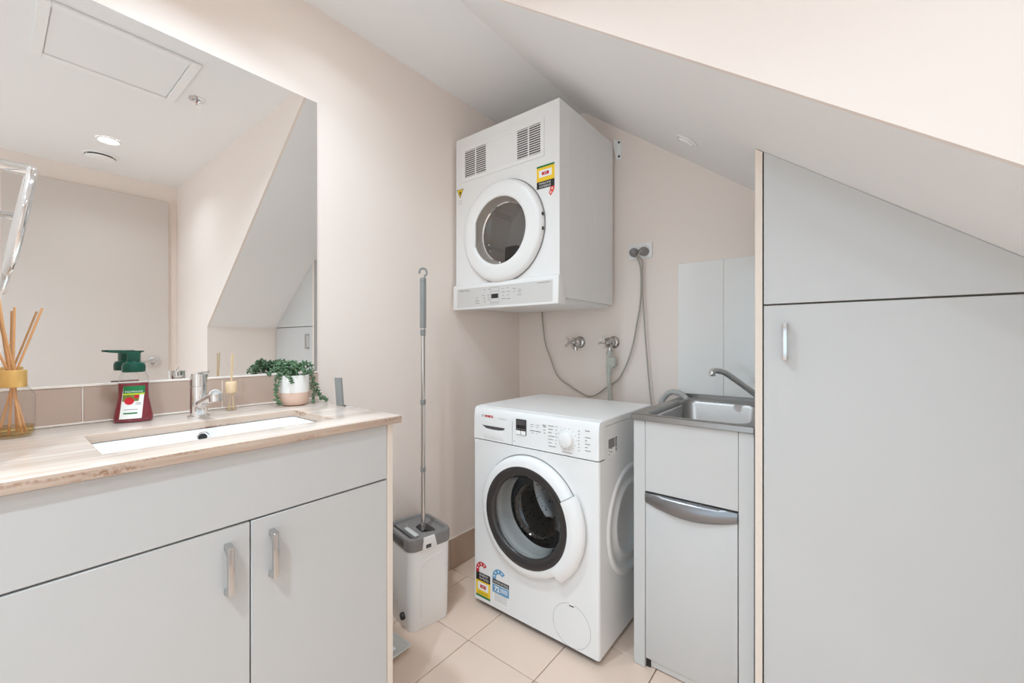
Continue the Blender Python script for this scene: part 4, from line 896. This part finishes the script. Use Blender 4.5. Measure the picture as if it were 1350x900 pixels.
t = thing('inlet_hose', 'pale green-grey washer inlet hose hanging from the right wall tap', 'hose', (0.6025, YB - 0.047, 0.5))
hx, hy = 0.6025, YB - 0.047
MB().lathe([(0.013, 0.0), (0.0165, 0.0), (0.0175, 0.003), (0.0175, 0.022), (0.0135, 0.024)], T(hx, hy, 1.046), 20).build('coupling_nut', M['hose'], t)
MB().box(hx - 0.014, hx + 0.034, hy - 0.017, hy + 0.017, 0.992, 1.040, 0.006, 2).box(hx - 0.002, hx + 0.022, hy - 0.012, hy + 0.012, 0.984, 0.996, 0.003).build('valve_block', M['hose'], t)
MB().lathe([(0.0, 0.0), (0.0135, 0.0), (0.0135, 0.036), (0.011, 0.04)], T(hx - 0.004, hy, 0.956), 20).build('ferrule', M['hose'], t)
MB().tube(smooth_path([(hx - 0.004, hy, 0.968), (hx - 0.003, hy, 0.9), (hx + 0.001, hy + 0.004, 0.82), (hx + 0.006, hy - 0.01, 0.7), (hx, hy - 0.05, 0.6), (hx, WYB + 0.001, 0.56)], 5), 0.0105, 14).build('tube', M['hose'], t)
t = thing('drain_hose', 'thick grey corrugated drain hose arching from the washing machine into the tub', 'hose', (0.88, 1.9, 0.5))
P = smooth_path([(0.80, 1.87, 0.45), (0.83, 1.9, 0.70), (0.858, 1.915, 0.832), (0.876, 1.915, 0.868), (0.905, 1.91, 0.889), (0.94, 1.90, 0.888), (0.965, 1.888, 0.878), (0.985, 1.862, 0.866)], 14)
Q = []; R_ = []
for i in range(len(P)): Q.append(P[i]); R_.append(0.0125 if i % 2 else 0.0112)
MB().tube(Q, R_, 14).build('tube', M['dhose'], t, 60)

# ---------------------------------------------------------------- laundry tub
TX0, TX1, TY = 0.937, 1.303, 1.395
t = thing('laundry_tub', 'white laundry tub cabinet with stainless steel sink top and curved grey handle', 'laundry tub', (1.12, 1.67, 0.0))
MB().box(TX0, TX0 + 0.04, TY, TY + 0.55, 0.001, 0.846, 0.0015, 1).build('side_panel', M['lam'], t)
MB().box(TX1 - 0.041, TX1, TY, TY + 0.55, 0.001, 0.846, 0.0015, 1).build('side_panel', M['lam'], t)
MB().box(TX0 + 0.041, TX1 - 0.042, TY + 0.001, TY + 0.017, 0.606, 0.846, 0.001, 1).build('upper_panel', M['lam'], t)
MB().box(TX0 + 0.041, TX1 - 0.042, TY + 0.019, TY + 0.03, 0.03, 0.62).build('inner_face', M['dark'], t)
do = MB().prism([(TX0 + 0.042, 0.036), (TX1 - 0.0435, 0.036), (TX1 - 0.0435, 0.5985), (TX0 + 0.042, 0.5985)], FY(TY), -0.017, -0.001, 0.001).build('door', M['lam'], t)
N_ = 20; pts = []
for i in range(N_ + 1):
    u_ = i / N_; pts.append((TX0 + 0.042 + (TX1 - TX0 - 0.0855) * u_, 0.570 - 0.026 * math.sin(PI * u_) ** 0.9))
rings = []
for a, zl in pts:
    bulge = 0.010 * math.sin(PI * (a - pts[0][0]) / (pts[-1][0] - pts[0][0])); zt = 0.6015
    rings.append([(a, TY + 0.0, zt), (a, TY - 0.004, zt), (a, TY - 0.006 - bulge * .8, zt - 0.008), (a, TY - 0.006 - bulge, zl + 0.008), (a, TY - 0.003 - bulge * .5, zl), (a, TY + 0.0, zl)])
MB().loft(rings, True, True).build('handle', M['scoop'], do, 50)
MB().box(TX0 + 0.055, TX1 - 0.055, TY + 0.016, TY + 0.026, 0.003, 0.03, 0.001, 1).build('kickboard', M['gpale'], t)
MB().box(TX0 + 0.0402, TX0 + 0.054, TY + 0.012, TY + 0.03, 0.0, 0.03).build('foot', M['black'], t)
# stainless sink top
zt = 0.868
def sr_(x0, x1, y0, y1, r, z): return rrect(x0, x1, y0, y1, r, z, 8)
O0 = (0.930, 1.306, 1.384, 1.955)
rs = [sr_(0.932, 1.304, 1.386, 1.953, 0.004, 0.8475), sr_(*O0, 0.005, 0.849), sr_(*O0, 0.005, zt - 0.003), sr_(0.932, 1.304, 1.386, 1.953, 0.005, zt - 0.0008), sr_(0.938, 1.298, 1.392, 1.947, 0.006, zt), sr_(0.955, 1.288, 1.412, 1.872, 0.05, zt - 0.001),
      sr_(0.962, 1.281, 1.419, 1.865, 0.055, zt - 0.003), sr_(0.968, 1.275, 1.425, 1.859, 0.055, zt - 0.012), sr_(0.978, 1.265, 1.437, 1.847, 0.06, 0.72), sr_(0.995, 1.248, 1.455, 1.83, 0.06, 0.685), sr_(1.03, 1.21, 1.5, 1.79, 0.06, 0.675), sr_(1.09, 1.15, 1.62, 1.68, 0.028, 0.672)]
MB().loft(rs, False, True).build('sink', M['steel'], t, 40)
MB().lathe([(0.0, 0.003), (0.016, 0.002), (0.03, 0.004), (0.034, 0.0)], T(1.12, 1.65, 0.6725), 28).build('drain', M['chrome'], t)
MB().box(0.934, 1.302, 1.949, 1.9555, 0.866, 0.884, 0.002, 1).build('upstand', M['steel'], t)
# tub tap
t = thing('laundry_tap', 'chrome swivel tap leaning over the stainless laundry sink', 'tap', (1.262, 1.905, 0.868))
MB().lathe([(0.0, 0.0), (0.024, 0.0), (0.024, 0.006), (0.017, 0.012), (0.017, 0.06), (0.0, 0.066)], T(1.262, 1.905, 0.868), 28).build('body', M['chrome'], t)
MB().tube(smooth_path([(1.262, 1.900, 0.888), (1.245, 1.875, 0.905), (1.20, 1.815, 0.952), (1.165, 1.768, 0.988), (1.148, 1.746, 1.001), (1.13, 1.724, 1.006), (1.12, 1.712, 1.004)], 5), [0.0125] * 6 + [0.0115] * 25, 16).build('spout', M['chrome'], t)
MB().lathe([(0.0, 0.0), (0.011, 0.0), (0.012, 0.002), (0.012, 0.018), (0.0, 0.022)], T(1.119, 1.711, 0.986), 20).build('nozzle', M['chrome'], t)
MB().lathe([(0.0, 0.0), (0.015, 0.0), (0.015, 0.025), (0.0, 0.03)], T(1.262, 1.905, 0.93), 20).box(1.232, 1.262, 1.9, 1.91, 0.952, 0.962, 0.003).build('lever', M['chrome'], t)

# ---------------------------------------------------------------- built-in cupboard under the slope
CX0, CX1, CY = 1.309, 1.906, 1.37
t = thing('built_in_cupboard', 'tall white built-in cupboard cut to the sloping ceiling on the right', 'cupboard', (1.61, 1.668, 0.0))
cl = 0.0006
sp = MB().prism([(CX0, 0.0), (CX0 + 0.018, 0.0), (CX0 + 0.018, slope_z(CX0 + 0.018) - 0.003), (CX0, slope_z(CX0) - 0.003)], lambda a, b, q: (a, q, b), CY + 0.0015, 1.957).build('side_panel', M['lam'], t, 0)
MB().prism([(CX0, 0.0), (CX0 + 0.018, 0.0), (CX0 + 0.018, slope_z(CX0 + 0.018) - 0.003), (CX0, slope_z(CX0) - 0.003)], lambda a, b, q: (a, q, b), CY - 0.001, CY + 0.0015).build('edge_strip', M['edge'], sp, 0)
xa, xb = CX0 + 0.0215, CX1 - 0.003
MB().prism([(xa - .003, 0.1), (xb, 0.1), (xb, 1.215), (xa - .003, slope_z(xa) - 0.01)], lambda a, b, q: (a, q, b), CY + 0.0195, CY + 0.03).build('carcass', M['carc'], t, 0)
MB().box(xa, xb, CY + 0.04, CY + 0.055, 0.0, 0.1).build('kickboard', M['lam'], t)
ld = MB().box(xa, xb, CY, CY + 0.019, 0.105, 1.2180, 0.001, 1).build('lower_door', M['lam'], t)
bar_handle('handle', CY, 1.382, 1.066, 1.168, ld, 'Y')
MB().prism([(xa, 1.2228), (XC + (ZC - cl - 1.2228) / SL - 0.0005, 1.2228), (xa, slope_z(xa) - cl)], lambda a, b, q: (a, q, b), CY, CY + 0.019, 0.0008).build('upper_door', M['lam'], t, 0)
